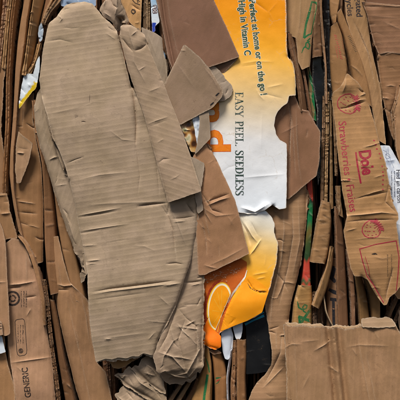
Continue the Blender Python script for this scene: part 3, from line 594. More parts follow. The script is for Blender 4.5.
B = S('cardboard_strip', 'long diagonal grey brown strip folded over the right side of the big flap', 'cardboard', [(120.5, 26), (124, 24), (131, 24.5), (138, 29), (144.5, 34.5), (146.5, 42), (150, 50), (159, 72), (168, 95), (180, 125), (192, 160), (201.5, 191), (196, 193), (185, 197), (168, 202.5), (163, 185), (157, 163), (151.5, 143), (144, 115), (137, 96), (130, 76), (123.5, 52), (119.6, 36)], 17, c=(168, 143, 117), fl=-18, h=1.2, th=2.6, rough=0.18,
   cr=[([(128, 29), (131, 40), (134, 50)], 2.2, 1.2), ([(134, 51), (141, 48.5), (147, 44)], -2.6, 1.2), ([(131, 36), (138, 30)], 1.6, 1.0), ([(122, 38), (128, 46), (133, 52)], -3.2, 1.3), ([(133, 52), (134, 62), (146, 84)], 1.3, 1.2), ([(148, 92), (161, 87)], 0.8, 0.9), ([(147, 124.5), (156, 121), (169, 116.6)], 1.0, 1.0), ([(149, 127), (168, 120)], -0.5, 1.0), ([(157, 143), (164, 139)], 0.8, 0.9), ([(138, 71), (146, 66)], 0.9, 0.8),
       ([(120, 30), (123.5, 52), (130, 76), (137, 96), (151.5, 143), (168, 202)], -3.5, 3, False), ([(146, 42), (159, 72), (180, 125), (201, 191)], -4, 3.0, False), ([(121, 25), (131, 24.5), (144, 34)], -4, 3, False)],
   bumps=[(138, 42, 1.2, 6), (160, 130, 2, 30), (180, 185, 1.5, 26)], kinks=[([(122, 52), (160, 40)], 0.03)], crump=(18, 0.7, 12, 0.9, -18))
C = S('cardboard_flap', 'crumpled grey flap bulging below right of the big flap with torn bottom', 'cardboard', [(197.5, 222), (202.5, 255), (204.2, 280), (203.8, 320), (203, 345), (203.6, 366), (200, 374), (197.5, 372), (196, 379), (190, 384), (186, 382), (182, 387), (175, 384), (169, 386), (163, 381), (160.5, 375), (157, 371), (153, 358), (157, 343), (172, 312), (181, 287), (189, 262)], 10, c=(158, 134, 109), fl=20, h=1.0, th=2.4, rough=0.5, nz=1.6,
   cr=[([(176, 306), (172, 322), (167, 336), (158, 352)], -3.0, 1.6), ([(177, 323), (184, 332), (192, 339)], 2.4, 1.1), ([(180, 326), (188, 338)], -1.4, 1.0), ([(170, 326), (174, 340), (164, 356), (161, 370)], 2.0, 1.2), ([(176, 306), (186, 318), (196, 326), (197, 345), (196, 372)], -1.8, 1.1), ([(165, 356), (180, 357), (194, 360)], 1.6, 1.2), ([(163, 371), (176, 377), (188, 378), (198, 366)], 2.2, 1.2), ([(184, 376), (190, 380), (196, 374)], -2, 1), ([(183, 283), (192, 282.5), (203, 281)], -2.0, 1.1), ([(190, 286), (203, 283)], 1.2, 0.9), ([(183, 305), (203, 304)], -0.9, 1.0),
       ([(199.5, 236), (203, 258), (204, 300), (201, 362)], -4.5, 2.6, False), ([(158, 352), (172, 356), (186, 372)], 2.4, 1.4), ([(186, 318), (178, 340), (186, 372)], -2.4, 1.4), ([(172, 326), (197, 329), (200, 349), (187, 373), (166, 379)], 2.6, 1.2)], bumps=[(182, 348, 3, 22), (172, 380, -3, 10)], kinks=[([(150, 372), (210, 366)], -0.45)], sm=0.5, crump=(40, 1.2, 12, 0.9))
# crumpled torn ends along the bottom
V1 = S('cardboard_flap', 'upper crumpled grey flap end under the big flap torn bottom edge', 'cardboard', [(131, 369), (134, 365.5), (139, 366), (141, 359), (146, 355.5), (152, 356.5), (157, 362), (160, 372), (164, 383), (166, 394), (160, 393), (153, 387.5), (143, 381)], 0, c=(166, 142, 116), fl=35, h=0.9, rough=0.6, th=2.0, tilt=(-0.05, 0.08), cr=[([(133, 367), (150, 384), (162, 392)], -4, 2.2, False), ([(141, 360), (152, 368), (160, 380)], 1.6, 1.2), ([(144, 372), (156, 376)], 1.2, 1.0)], bumps=[(148, 368, 4, 9)], crump=(10, 1.1, 8, 0.9))
V2 = S('cardboard_flap', 'middle crumpled grey flap end with torn notch near the bottom edge', 'cardboard', [(114, 375.5), (117, 373.5), (122, 373.5), (125, 370), (129, 366), (132, 369), (136, 375), (146, 382), (156, 389), (166, 396), (170, 408), (160, 406), (146, 399), (133, 390), (124, 385), (120, 379)], -1, c=(164, 140, 114), fl=35, h=0.9, rough=0.6, th=2.0, cr=[([(118, 376), (126, 384), (146, 396), (162, 406)], -3.5, 2, False), ([(131, 370), (140, 382), (158, 394)], 1.8, 1.2), ([(117, 376), (123, 378), (126, 372)], 1.8, 0.9), ([(128, 376), (134, 386)], -1.2, 1.0)], bumps=[(138, 384, 4, 10)], crump=(10, 1.2, 8, 0.9))
V3 = S('cardboard_flap', 'lowest crumpled grey flap end cut by the bottom picture edge', 'cardboard', [(114.5, 394.5), (119, 392.5), (121, 387), (124.5, 385.6), (130, 389.5), (142, 396), (156, 404), (166, 414), (166, 425), (128, 425), (118, 404)], -2, c=(162, 138, 112), fl=35, h=1.0, rough=0.6, th=2.0, cr=[([(116, 395), (122, 400), (140, 410)], 1.8, 1.1), ([(125, 386), (142, 396), (166, 413)], -3, 1.8, False), ([(126, 391), (134, 400)], -2, 1.0)], bumps=[(134, 402, 3, 10)], crump=(8, 1.2, 8, 0.9))
for i, (l, r, cc, lb) in enumerate((([(161, 372), (162, 395), (161, 425)], [(166, 372), (167, 395), (167, 425)], (140, 112, 86), 'dark upright board end left of the slanted ends at the bottom'),
    ([(186, 374), (176, 388), (166, 402), (158, 425)], [(189, 376), (180, 390), (171, 404), (164, 425)], (146, 120, 94), 'first slanted board edge under the crumpled bulging flap'),
    ([(191, 376), (182, 390), (173, 404), (166, 425)], [(194, 378), (187, 391), (179, 405), (172, 425)], (160, 132, 102), 'second slanted board edge under the crumpled bulging flap'),
    ([(196, 378), (190, 392), (182, 406), (176, 425)], [(199, 380), (194.5, 393), (188, 407), (183, 425)], (134, 98, 68), 'third slanted board edge under the crumpled bulging flap'))):
    R('cardboard_strip', lb, 'cardboard', l, r, -10 - i, -14, 4, c=cc, rough=0.5, group='board ends under the crumpled flap')

# ------------------------------------------------------------------ centre: printed fruit box and what covers it
def lerp3(t, stops):
    xs = [s[0] for s in stops]; cs = np.array([lin(s[1]) for s in stops]); return np.stack([np.interp(t, xs, cs[:, i]) for i in range(3)], -1)
def fruit_print(x, y):
    t = y - 0.10 * (x - 250)
    top = lerp3(t, [(-20, (250, 150, 0)), (15, (250, 158, 4)), (45, (248, 172, 36)), (62, (246, 186, 78)), (90, (246, 206, 138)), (112, (244, 222, 186)), (140, (238, 236, 234)), (205, (234, 240, 246))])
    low = lerp3(y - 0.25 * (x - 250), [(206, (238, 238, 236)), (222, (246, 234, 208)), (238, (249, 212, 142)), (252, (250, 194, 92)), (266, (250, 182, 56)), (280, (251, 168, 18)), (330, (252, 146, 2))])
    o = np.where((y < 213)[:, None], top, low)
    return o
O = S('fruit_box', 'orange and white printed fruit box panel torn open in the middle', 'box',
  [(206, -25), (285.5, -25), (286.6, 20), (286.6, 46), (288, 57), (293, 63), (295.5, 76), (296, 95.5), (289, 96), (287.5, 103), (283, 106), (278, 111), (275, 118), (274.2, 126), (276, 134), (280, 140), (286.5, 143.5), (287, 160), (286.6, 190), (286.2, 208), (279, 209.5), (275, 206.5), (272.5, 204.5), (266, 209), (257, 213.6), (248, 214), (236, 212), (220, 214), (200, 214), (196, 160), (196, 60)],
  5, c=LIGHT, mat='print', colour=fruit_print, fl=85, th=2.2, h=1.4, rough=0.22, nz=1.3,
  cr=[([(240, 64), (256, 61.5), (275, 62)], 0.5, 1.2), ([(240, 67), (262, 64)], -0.3, 1.2), ([(266, 88), (284, 84)], 0.6, 1.4), ([(256, 92), (284, 99)], -0.5, 1.2), ([(262, 110), (261, 150)], 0.4, 1.2), ([(240, 178), (286, 174)], 0.6, 1.6), ([(288, 57), (295.5, 76), (296, 95)], -3, 3, False), ([(240, 207), (255, 212), (270, 203)], 3.0, 2.2), ([(244, 213), (262, 212)], -2.0, 1.5), ([(272, 204), (276, 208)], -3, 1.6)], bumps=[(250, 100, 3, 60), (266, 208, 1.5, 6)], crump=(12, 0.5, 24, 1.2), wear=0.9)
O2 = S('fruit_box', 'lower orange and cream half of the torn fruit box with orange slice print', 'box',
  [(198, 203), (236, 202), (248, 203), (258, 205.5), (265, 210.5), (271.5, 217), (274.5, 224), (274, 232), (275.5, 238), (278, 243), (276.5, 262), (270, 288), (267, 297), (263.5, 305), (262, 312.5), (247, 321), (233, 326.5), (224, 330.5), (219, 333.5), (220.5, 341), (221, 347), (216, 350), (210, 348.5), (205, 345), (200, 342), (198, 300)],
  2.5, c=LIGHT, mat='print', colour=fruit_print, fl=85, th=1.8, h=1.3, rough=0.3, nz=1.5,
  cr=[([(240, 219), (247, 232), (251, 246)], -2.6, 1.8), ([(244, 222), (252, 236), (258, 243)], 1.8, 1.4), ([(251, 222), (258, 236)], -1.2, 1.4), ([(262, 238), (254, 250), (249, 256)], 1.8, 1.0), ([(247, 279), (252, 288), (259, 292), (268, 293)], -2.4, 1.0), ([(250, 287), (258, 290.5), (267, 290)], 1.4, 0.8), ([(226, 328), (223, 316), (230, 300), (244, 280)], -2.6, 1.6), ([(252, 275), (268, 272)], 0.9, 1.4), ([(256, 279), (266, 277)], 0.8, 1.0), ([(206, 346), (220, 350)], -3, 2.5, False)],
  bumps=[(248, 305, 4, 16), (212, 330, -2, 8), (250, 228, 1.5, 12), (256, 211, 2.2, 16)], tilt=(0, 0.01), crump=(10, 0.6, 12, 1.0), wear=0.9)
O.lift = 0.07; O2.lift = 0.12
GRN = ink((22, 66, 44), (225, 190, 110), 0.25); WHT = ink((240, 238, 226), (240, 200, 120), 0.2); DGR = ink((34, 64, 50), (225, 225, 220), 0.35)
for m_, bo, lf, nm in ((WHT, 0.072, 0.0, 'lettering_outline'), (GRN, 0.03, 0.07, 'printed_lettering')):
    text(O, nm, 'Perfect at home or on the go !', (248.8, 0.0), (0.124, 1), 9.2, m_, bold=bo, lift=lf, xs=0.805, space=1.04)
    text(O, nm, 'High in Vitamin C', (238.4, 0.6), (0.112, 1), 9.2, m_, bold=bo, lift=lf, xs=0.80, space=1.04)
serif(O, 'printed_lettering', 'EASY PEEL. SEEDLESS', (235.0, 92.5), (0.004, 1), 8.2, DGR, xs=0.98, space=0.055)
for m_, bo, lf, nm in ((ink((228, 98, 10), (240, 225, 200), 0.1), 0.036, 0.0, 'lettering_outline'), (ink((244, 132, 14), (240, 200, 140), 0.2), 0.022, 0.05, 'printed_lettering')):
    text(O, nm, 'n', (204.0, 102.0), (0.01, 1), 31.0, m_, bold=bo, lift=lf, xs=1.38)
    text(O, nm, 'd', (206.4, 129.5), (0.01, 1), 34.0, m_, bold=bo, lift=lf, xs=1.36)
# orange slice print
DKO = ink((150, 34, 14), (230, 120, 30), 0.5); ORG = ink((251, 156, 2), (254, 190, 30), 0.4); PITH = ink((246, 236, 206), (250, 210, 120), 0.3); RIND = ink((246, 190, 10), (250, 210, 120), 0.3)
fill(O2, 'printed_backdrop', [(199, 262), (226, 262), (240, 258), (247, 262), (246, 276), (238, 286), (232, 298), (227, 310), (224, 322), (219, 334), (221, 346), (215, 350), (205, 345), (199, 342)], ink((196, 92, 24), (232, 130, 40), 0.35))
fill(O2, 'printed_shadow', [(203, 345), (202, 318), (205, 300), (209, 290), (214, 282), (222, 279), (216, 287), (210, 297), (207.6, 312), (210, 328), (213, 338), (208, 344)], ink((150, 44, 14), (210, 96, 30), 0.6), lift=0.03)
fill(O2, 'printed_rim_glow', [(203, 330), (208, 318), (214, 330), (221, 336), (221, 347), (215, 350), (205, 345), (201, 340)], ink((250, 120, 6), (255, 150, 30), 0.4), lift=0.05)
def ell(cx, cy, rx, ry, ang, n=48):
    a = math.radians(ang); return [(cx + rx * math.cos(t) * math.cos(a) - ry * math.sin(t) * math.sin(a), cy + rx * math.cos(t) * math.sin(a) + ry * math.sin(t) * math.cos(a)) for t in np.linspace(0, 2 * math.pi, n, endpoint=False)]
def clipslice(pts): return [(min(x, 231.6 - 0.42 * max(0, y - 292) + 0.0), y) for x, y in pts]
fill(O2, 'printed_rind', clipslice(ell(219.6, 306.5, 12.6, 24.5, 8)), RIND, lift=0.06)
fill(O2, 'printed_pith', clipslice(ell(219.8, 306.8, 11.7, 23.6, 8)), PITH, lift=0.09)
fill(O2, 'printed_flesh', [(x - 0.5, y) for x, y in clipslice(ell(220.2, 307.2, 10.4, 22.0, 8))], ORG, lift=0.12)
ctr = (221.5, 312)
strokes(O2, 'printed_segment', [([ctr, (221.5 + 9.2 * math.sin(a), 312 - 22 * math.cos(a))], [0.25, 0.8]) for a in (-1.5, -0.95, -0.45, 0.02, -2.1, -2.7)], ink((249, 178, 46), (250, 160, 20), 0.6), lift=0.15)
fill(O2, 'printed_orange_skin', [(244, 279), (250, 276), (262, 284), (269, 290), (266, 299), (262, 312.2), (247, 320.6), (233, 326), (224, 330), (220.5, 331), (223, 321), (227, 309), (233, 296), (239, 286)], ink((250, 156, 8), (252, 176, 40), 0.3), lift=0.18, h=1.3)
strokes(O2, 'tear_mark', [([(247.5, 283), (250, 287.5), (255, 290.5), (260, 292), (266.5, 292)], [0.2, 0.9, 0.5, 1.0, 1.6])], ink((58, 44, 38), (150, 110, 60), 0.4), lift=0.24)
strokes(O2, 'printed_highlight', [([(228, 303), (233, 293), (240, 284), (245, 277), (247, 270)], [0.6, 1.8, 2.2, 1.6, 0.6])], ink((248, 240, 226), (250, 210, 120), 0.3), lift=0.24)
rs_ = np.random.RandomState(8); gl = []
for _ in range(70):
    t = rs_.rand(); px, py = 205 + 34 * t + rs_.randn() * 1.0, 280 - 10 * t + rs_.randn() * 2.2; a = rs_.rand() * 3; gl.append(([(px, py), (px + 2.2 * math.cos(a) * rs_.rand(), py + 1.2 * math.sin(a) * rs_.rand()), (px + 2.4 * math.cos(a), py + 0.6 * math.sin(a))], [0.1, 0.2 + rs_.rand() * 0.6, 0.1]))
strokes(O2, 'printed_frost', gl, ink((226, 178, 140), (210, 130, 76), 0.6), lift=0.21)

I_ = S('board_sheet', 'plain dark reddish brown board panel hanging over the orange print at the top', 'cardboard', [(150, -25), (204, -25), (214, 0), (226, 26), (239.5, 57), (226, 62), (212, 66.5), (196, 72), (176, 78), (168, 58), (161, 20)], 9, c=RED, fl=68, mat='smooth', th=3.0, rough=0.12, tilt=(0.02, 0.06), nz=0.8,
   cr=[([(160, -20), (165, 20), (176, 76)], -7, 2.6, False), ([(166, -10), (170, 20), (180, 64)], 1.0, 1.0), ([(214, 0), (226, 26), (239.5, 57)], -1.5, 2.0, False)], crump=(5, 0.5, 14, 1))
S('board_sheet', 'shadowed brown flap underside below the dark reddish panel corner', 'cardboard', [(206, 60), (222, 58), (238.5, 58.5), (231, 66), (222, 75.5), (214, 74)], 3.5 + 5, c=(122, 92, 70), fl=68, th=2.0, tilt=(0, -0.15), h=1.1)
S('cardboard_flap', 'torn grey board corner peeking out right of the slotted rectangular flap', 'cardboard', [(208, 66), (214, 66), (219, 70), (226, 79), (232.5, 86), (233, 90), (230.5, 96), (225, 101), (219, 101), (210, 84)], 10.5, c=(156, 138, 118), fl=40, th=1.6, rough=0.5, h=1.0, crump=(7, 1, 8, 0.9))
J = S('cardboard_flap', 'rectangular light brown flap with two dark slots below the dark panel', 'cardboard', [(183.5, 44.8), (185, 44.8), (192, 50.5), (200, 57.5), (211, 70.5), (223.5, 91), (222, 97), (213, 107.5), (181, 124.5), (172, 124), (160, 92), (166, 80)], 13.5, c=(156, 129, 104), fl=52, mat='smooth', th=2.8, tilt=(0.09, -0.02), nz=0.8, rough=0.15,
   cr=[([(165, 79), (184, 46)], -1.2, 2, False), ([(203, 66), (213, 79), (220, 92)], 0.8, 1.1), ([(180, 50), (186, 51)], 1.0, 1.0), ([(176, 62), (196, 90)], 0.5, 2.0)], crump=(5, 0.4, 16, 1.0), wear=0.6)
for (px, py) in ((212.0, 104.0), (217.4, 94.6)):
    strokes(J, 'slot', [([(px - 1.7, py + 1.5), (px + 1.7, py - 1.5)], [1.2, 1.7, 1.2])], ink((28, 24, 24), (60, 50, 44), 0.2))
strokes(J, 'score_line', [([(209.5, 108), (216, 99), (221, 90)], 0.35)], ink((120, 96, 78), (150, 122, 96), 0.6))
# packets between the flaps
S('snack_packet', 'brown and gold printed snack packet squeezed beside the diagonal strip', 'packet', [(178, 118), (190, 112), (198, 122), (200, 140), (196, 152), (191, 152), (184, 136)], 9.0, mat='plastic', h=0.8, th=0.4, nz=2.0, crump=(14, 1.6, 8, 0.9),
  colour=lambda x, y: lerp3(vnoise(x, y, 4.5, 3) + 0.5 + 0.15 * np.sin(y * 0.6), [(0.1, (70, 40, 24)), (0.35, (150, 96, 50)), (0.55, (206, 160, 92)), (0.75, (230, 214, 180)), (1, (120, 130, 60))]))
S('paper_scrap', 'thin white paper strip with grey marks beside the snack packet', 'paper', [(192, 112), (199, 112), (200, 124), (199, 138), (197.5, 146), (195.5, 136), (193, 122)], 11.5, mat='paper', colour=lambda x, y: lerp3(vnoise(x, y, 2.2, 7) + .5, [(0.2, (150, 160, 176)), (0.5, (212, 220, 228)), (1, (232, 236, 240))]), h=0.7, th=0.4, rough=0.2)
S('cardboard_strip', 'narrow grey tapered strip between the white paper scrap and orange letters', 'cardboard', [(199, 108), (208, 104), (209.5, 120), (210.5, 139), (205, 144), (199, 151), (195, 154), (197.5, 140), (199.5, 124)], 12.5, c=(152, 132, 110), fl=84, mat='smooth', th=1.8, h=0.9, rough=0.2)
S('cardboard_strip', 'greyish strip end behind the lower right of the diagonal strip', 'cardboard', [(188, 156), (196, 158), (204, 163), (204.5, 170), (201, 188), (203, 210), (198, 214)], 13.5, c=(156, 138, 118), fl=60, th=1.8, h=0.9, rough=0.4, mat='smooth')
N = S('cardboard_flap', 'warm brown creased flap lying over the white and orange box print', 'cardboard', [(205, 142), (209, 146), (217.5, 161.5), (226, 180), (235, 200), (240, 217), (245, 238), (249.3, 253.5), (240, 258.5), (226, 265), (205, 275), (198, 275), (196, 230), (194, 190), (193, 156)], 11.6, c=(162, 120, 86), fl=78, mat='smooth', th=2.4, nz=1.6, rough=0.2,
   cr=[([(203, 202), (212, 200), (230, 193.5)], -2.6, 1.2), ([(206, 206), (220, 200), (231, 197)], 2.2, 1.4), ([(201, 192), (212, 210), (224, 214)], -2.4, 1.3), ([(202, 198), (206, 214), (212, 224)], 1.9, 1.1), ([(200, 206), (216, 216), (236, 214)], 1.0, 1.2), ([(202, 220), (206, 240), (207, 256)], -2.2, 1.4), ([(205, 216), (210, 238)], 1.4, 1.2), ([(208, 266), (226, 258), (246, 247)], 0.8, 1.2), ([(217.5, 161.5), (235, 200), (249, 253)], -2.5, 2.2, False), ([(205, 142), (217, 161)], -2, 2, False)], crump=(22, 0.9, 14, 1.1), wear=0.4, kinks=[([(180, 208), (260, 184)], -0.02)])

# ------------------------------------------------------------------ top, between big flap and dark panel
Fk = S('cardboard_sheet', 'small orange brown board with a black mark beside the crumpled ear', 'cardboard', [(118, -25), (143, -25), (142, 0), (141.2, 15), (141, 31.5), (136, 28.5), (129, 22), (126, 12), (121, 2)], -2, c=(186, 142, 92), fl=75, h=1.0, cr=[([(131, 4), (136, 8), (141, 11)], -2, 1.2)], crump=(6, 1, 10, 1))
strokes(Fk, 'printed_mark', [(ring(133.4, 11.6, 1.9), 1.2), ([(132, 9), (135.5, 12), (133, 14.5)], 0.9), ([(132.5, 0), (135, 3), (140, 5)], 1.0), ([(137, -2), (138, 3)], 1.0), ([(134.5, -3), (140, 2)], 0.7)], ink((40, 32, 28), (180, 136, 90), 0.3))
R('cardboard_strip', 'dark frayed board edge standing between marked board and white wrapper', 'cardboard', [(142, -25), (143, 0), (142.5, 31)], [(147.5, -25), (147.5, 0), (147, 36)], -8, -6, 2, c=(124, 104, 84), rough=0.7, crump=(16, 1.8, 5, 0.8))
R('cardboard_strip', 'pale frayed board edge touching the white wrapper near the top', 'cardboard', [(147, -25), (147.3, 0), (147, 38)], [(151.5, -25), (151, 0), (152, 38)], -4, -6, 2, c=(160, 138, 112), rough=0.6, crump=(12, 1.4, 5, 0.8))
G = S('wrapper', 'white wrapper with clipped red lettering and blue foot near the top', 'wrapper', [(150.5, -25), (156, -25), (156.5, 0), (158, 12), (159.8, 22), (157, 24.5), (155, 27), (155.5, 31), (152.4, 33), (151.6, 20), (150.6, 0)], 4, mat='plastic', h=0.7, th=0.5, nz=0.8, crump=(6, 0.8, 6, 0.8),
   colour=lambda x, y: np.where(((y > 22.5) & (x < 156))[:, None], np.array(lin((24, 60, 170))), lerp3(y, [(0, (150, 186, 214)), (10, (206, 222, 234)), (22, (226, 232, 238))])))
text(G, 'lettering_outline', 'aic', (152.6, 5.6), (0.10, 1), 7.6, ink((70, 26, 24), (90, 40, 36), 0.1), bold=0.09, xs=0.95)
text(G, 'printed_lettering', 'aic', (152.6, 5.6), (0.10, 1), 7.6, ink((236, 236, 236), (226, 220, 220), 0.1), bold=0.0, lift=0.05, xs=0.95)
S('wrapper', 'sliver of blue and white wrapper low beside the dark panel edge', 'wrapper', [(161, 46), (165, 54), (166, 66), (164.5, 80), (161, 74), (160, 60)], 4, mat='plastic', h=0.7, th=0.5, colour=lambda x, y: lerp3(y, [(46, (170, 200, 214)), (58, (70, 130, 180)), (64, (226, 230, 234)), (80, (210, 216, 226))]))
S('cardboard_sheet', 'grey board sheet standing behind the diagonal strip near its top', 'cardboard', [(141.5, 27), (146, 29), (155, 33), (162, 37), (163, 50), (167, 66), (168, 84), (172, 104), (164, 96), (155, 76), (147, 54), (143, 40)], 8, c=(162, 142, 120), fl=75, h=1.1, rough=0.25, cr=[([(162, 36), (163, 50), (168, 84)], -2.5, 2, False), ([(148, 34), (158, 60)], 0.9, 1.2)], crump=(6, 0.8, 10, 1.0))
R('cardboard_strip', 'dark board edge beside the left side of the dark reddish panel', 'cardboard', [(155.5, -25), (156.5, 0), (159, 22), (161, 50)], [(161, -25), (162, 0), (166, 24), (172, 60)], -3, -1, 3, c=(120, 88, 66), rough=0.3)

# ------------------------------------------------------------------ bottom centre
ct = S('carton', 'black carton side with teal stripe under the orange print', 'box', [(242, 318), (252, 308), (266, 306), (268.5, 320), (270.5, 350), (271, 371), (258, 373.2), (246, 374.4), (246.6, 345), (246, 328)], -4.5, mat='dark', c=(40, 36, 34), h=1.2, th=1.2, nz=0.6, wear=0.0,
  colour=lambda x, y: np.tile(np.array(lin((9, 10, 13))), (len(x), 1)), crump=(3, 0.3, 14, 1.2))
strokes(ct, 'printed_stripe', [([(245, 324.5), (252, 321), (264, 315.5)], [2.2, 1.6, 2.6]), ([(256, 316.5), (264, 312)], 1.0)], ink((40, 140, 168), (20, 60, 80), 0.5))
T1 = S('plastic_cup', 'white rounded plastic tongue below the orange slice print', 'plastic', [(221, 333), (225, 329), (231, 327), (233.4, 336), (232.6, 348), (230.5, 357), (228, 360), (225, 359), (222.8, 352), (221.6, 342)], -1.0, mat='paper', colour=(214, 220, 230), h=0.8, th=0.8, nz=0.5, rough=0.05, cr=[([(231.8, 330), (233, 338), (231, 355)], -4, 2.2, False)])
S('plastic_cup', 'small white plastic corner right of the white rounded tongue', 'plastic', [(232.5, 326), (237, 323), (242.5, 321), (242.6, 330), (241, 338), (238, 341), (235.4, 338)], -1.8, mat='paper', colour=(226, 230, 236), h=0.8, th=0.8, nz=0.5, rough=0.1)
R('paper_strip', 'thin grey white paper strip curving down between bottom brown ends', 'paper', [(230, 350), (228, 364), (226.2, 378), (226.6, 392), (228, 425)], [(233, 350), (231, 364), (228.8, 378), (229, 392), (231, 425)], -3, -5, 1, c=GREY, mat='paper', colour=(206, 210, 218), th=0.5, h=0.7, crump=(4, 0.5, 6, 0.8))
U1 = R('cardboard_strip', 'yellowish brown board end with a green printed stroke at the bottom', 'cardboard', [(204, 346), (203, 368), (196, 385), (190, 400), (186, 425)], [(209, 347), (212, 362), (213, 380), (212.5, 400), (212, 425)], -8, -8, 8, c=(178, 140, 90), crump=(6, 0.9, 12, 1.0), rough=0.3)
strokes(U1, 'printed_stroke', [([(206, 358), (208.5, 366), (209.4, 372)], [0.6, 1.6, 1.0]), ([(207.6, 374), (206, 384), (204.2, 396), (203, 412)], [2.2, 2.6, 2.4, 2.0])], ink((18, 110, 60), (170, 136, 90), 0.3))
U2 = R('cardboard_strip', 'brown curled board with small green and red print at the bottom', 'cardboard', [(210, 350), (212.5, 365), (214, 385), (215, 425)], [(221, 351), (226, 364), (228.4, 380), (228, 400), (229, 425)], -9, -11, 7, c=(166, 122, 80), crump=(8, 1.0, 12, 1.0))
strokes(U2, 'printed_leaf', [([(213, 379), (217, 377.4), (221, 377)], [0.6, 1.8, 0.5]), ([(214.5, 384), (218, 382), (220, 379)], [0.4, 1.0, 0.3])], ink((20, 96, 56), (160, 122, 80), 0.3))
strokes(U2, 'printed_berry', [([(216.6, 380.4), (219.6, 379.2)], [1.4, 0.9])], ink((170, 40, 40), (160, 122, 80), 0.3), lift=0.05)
R('cardboard_strip', 'ragged thin board edge right of the curving white paper strip', 'cardboard', [(231.5, 342), (231.5, 365), (230, 385), (231, 425)], [(236, 340), (236, 362), (235, 385), (236, 425)], -6, -5, 3, c=(150, 112, 80), rough=0.6, crump=(12, 1.2, 7, 0.8))
R('cardboard_strip', 'broad rounded brown board end left of the black carton', 'cardboard', [(236, 339), (236.4, 362), (236, 390), (237, 425)], [(247, 340), (247.4, 356), (246, 378), (247, 400), (250, 425)], -5, -6, 6, c=(164, 124, 88), rough=0.5, crump=(10, 1.2, 10, 1.0))
S('cardboard_flap', 'small brown lip right under the orange slice print', 'cardboard', [(204, 344), (212, 350), (220, 350.5), (222, 353), (214, 355), (207, 351)], -0.5, c=(120, 84, 56), h=0.8, th=1.4, rough=0.5)

# ------------------------------------------------------------------ right of the fruit box
Pf = S('cardboard_flap', 'five sided reddish brown flap with fold beside the fruit box tab hole', 'cardboard', [(268, 100), (280, 98), (287.5, 94.5), (291, 97), (295, 96), (300, 108), (304, 110), (308.5, 110.5), (314, 121), (320.5, 131), (319.6, 160), (316.5, 176), (304.5, 185.5), (288.5, 199.5), (270, 196), (266, 150)], 0.5, c=(142, 102, 74), fl=80, mat='smooth', th=2.4, nz=1.0, rough=0.2,
   cr=[([(288, 94), (291, 120), (290, 150), (289, 196)], -3.2, 1.6), ([(296, 108), (297, 140), (299, 165), (302, 186)], 1.6, 1.2), ([(292, 112), (294, 150), (296, 178)], -1.6, 1.4), ([(300, 110), (308, 112)], 1, 1.2), ([(280, 134), (300, 124)], 0.5, 1.2)], crump=(6, 0.6, 16, 1.1))
Q = S('cardboard_flap', 'long crumpled brown curtain of board right of the torn fruit box', 'cardboard', [(266, 198), (290, 196), (306, 180), (308, 200), (307, 220), (304.5, 240), (301, 265), (296, 285), (291, 305), (288.5, 326), (289.5, 360), (292, 400), (294, 425), (244, 425), (248, 402), (251, 392), (256, 383), (264, 375), (271, 366), (271.5, 352), (269.5, 335), (267, 318), (264, 300), (268, 270), (266, 230)], -2.5, c=(154, 118, 84), fl=2, th=2.2, nz=2.4, rough=0.3, h=1.2,
   cr=[([(306, 180), (307, 220), (301, 265), (289, 320)], -7, 4, False), ([(283, 206), (284, 232), (281, 262), (272, 300), (270, 330)], 2.2, 1.8), ([(292, 200), (293, 236), (288, 268), (278, 310)], -2.0, 1.6), ([(298, 196), (300, 240), (292, 280)], 1.4, 1.4), ([(276, 272), (284, 282), (288, 292)], -1.8, 1.1), ([(286, 276), (280, 292), (276, 300)], 1.8, 1.2), ([(282, 330), (280, 352), (273, 368), (264, 384)], -2.8, 1.6), ([(276, 330), (276, 350)], 1.4, 1.2), ([(268, 330), (280, 326)], -1.6, 1.0), ([(262, 388), (272, 378), (284, 366)], 1.8, 1.2)],
   bumps=[(285, 225, 2, 16), (272, 395, 7, 18), (284, 350, 6, 14)], crump=(40, 1.2, 10, 0.9, 5))
Rb = S('cardboard_box', 'large plain brown box side with torn top edge in the lower right corner', 'box', [(283.5, 324.5), (292, 326), (300, 325), (312, 326.5), (322, 326), (330, 328.4), (338, 327), (344, 329), (356, 327.8), (362, 325.5), (380, 326), (396.5, 325.5), (402, 336), (410, 352), (425, 366), (425, 425), (287, 425), (286.4, 370)], 10, c=(160, 123, 88), fl=86, th=2.6, rough=0.35, nz=1.3, h=1.5, step=0.8,
   cr=[([(288.6, 325), (290, 370), (293, 425)], -2.6, 1.6, False), ([(294, 326), (296, 370), (298, 425)], 0.7, 1.4), ([(356, 330), (360, 350), (372, 415)], 1.0, 1.6), ([(365, 348), (370, 372), (378, 415)], -1.0, 1.6), ([(300, 342), (320, 340)], 0.6, 1.2), ([(346, 347), (360, 345), (390, 346)], 0.8, 1.2), ([(283.5, 325), (286, 370), (287, 425)], -5, 3, False), ([(310, 374), (302, 390)], 0.6, 1.4), ([(352, 348), (357, 356)], 0.9, 1.0), ([(396, 326), (410, 352), (425, 366)], -6, 4, False)], crump=(14, 0.6, 18, 1.2), wear=0.75, extra=lambda x, y: (lambda u: -4.2 * np.exp(-(u / 2.6) ** 2) + 2.6 * np.exp(-((u - 5.5) / 2.6) ** 2) - 3.8 * np.exp(-((u - 11) / 2.8) ** 2) + 1.4 * np.exp(-((u - 17) / 4) ** 2) - 1.8 * np.exp(-((u - 30) / 3) ** 2) + 1.0 * np.exp(-((u - 36) / 4) ** 2) - 1.2 * np.exp(-((u - 45) / 3) ** 2))(x - 327.5 - (y - 325) * 0.105))
S('torn_ply', None, None, [(286, 334), (286, 323.4), (294, 324.2), (300, 323), (311, 325), (322, 324.4), (330, 326.6), (338, 325.4), (344, 327.2), (356, 326), (361, 324.4), (362, 336)], 4.4, c=(188, 156, 120), parent=Rb.o, kref=9.5, fl=86, th=0.6, h=1.0, rough=1.0, nz=0.5, sm=0, wear=0.8, crump=(8, 0.6, 6, 0.8), tilt=(0, 0.1))
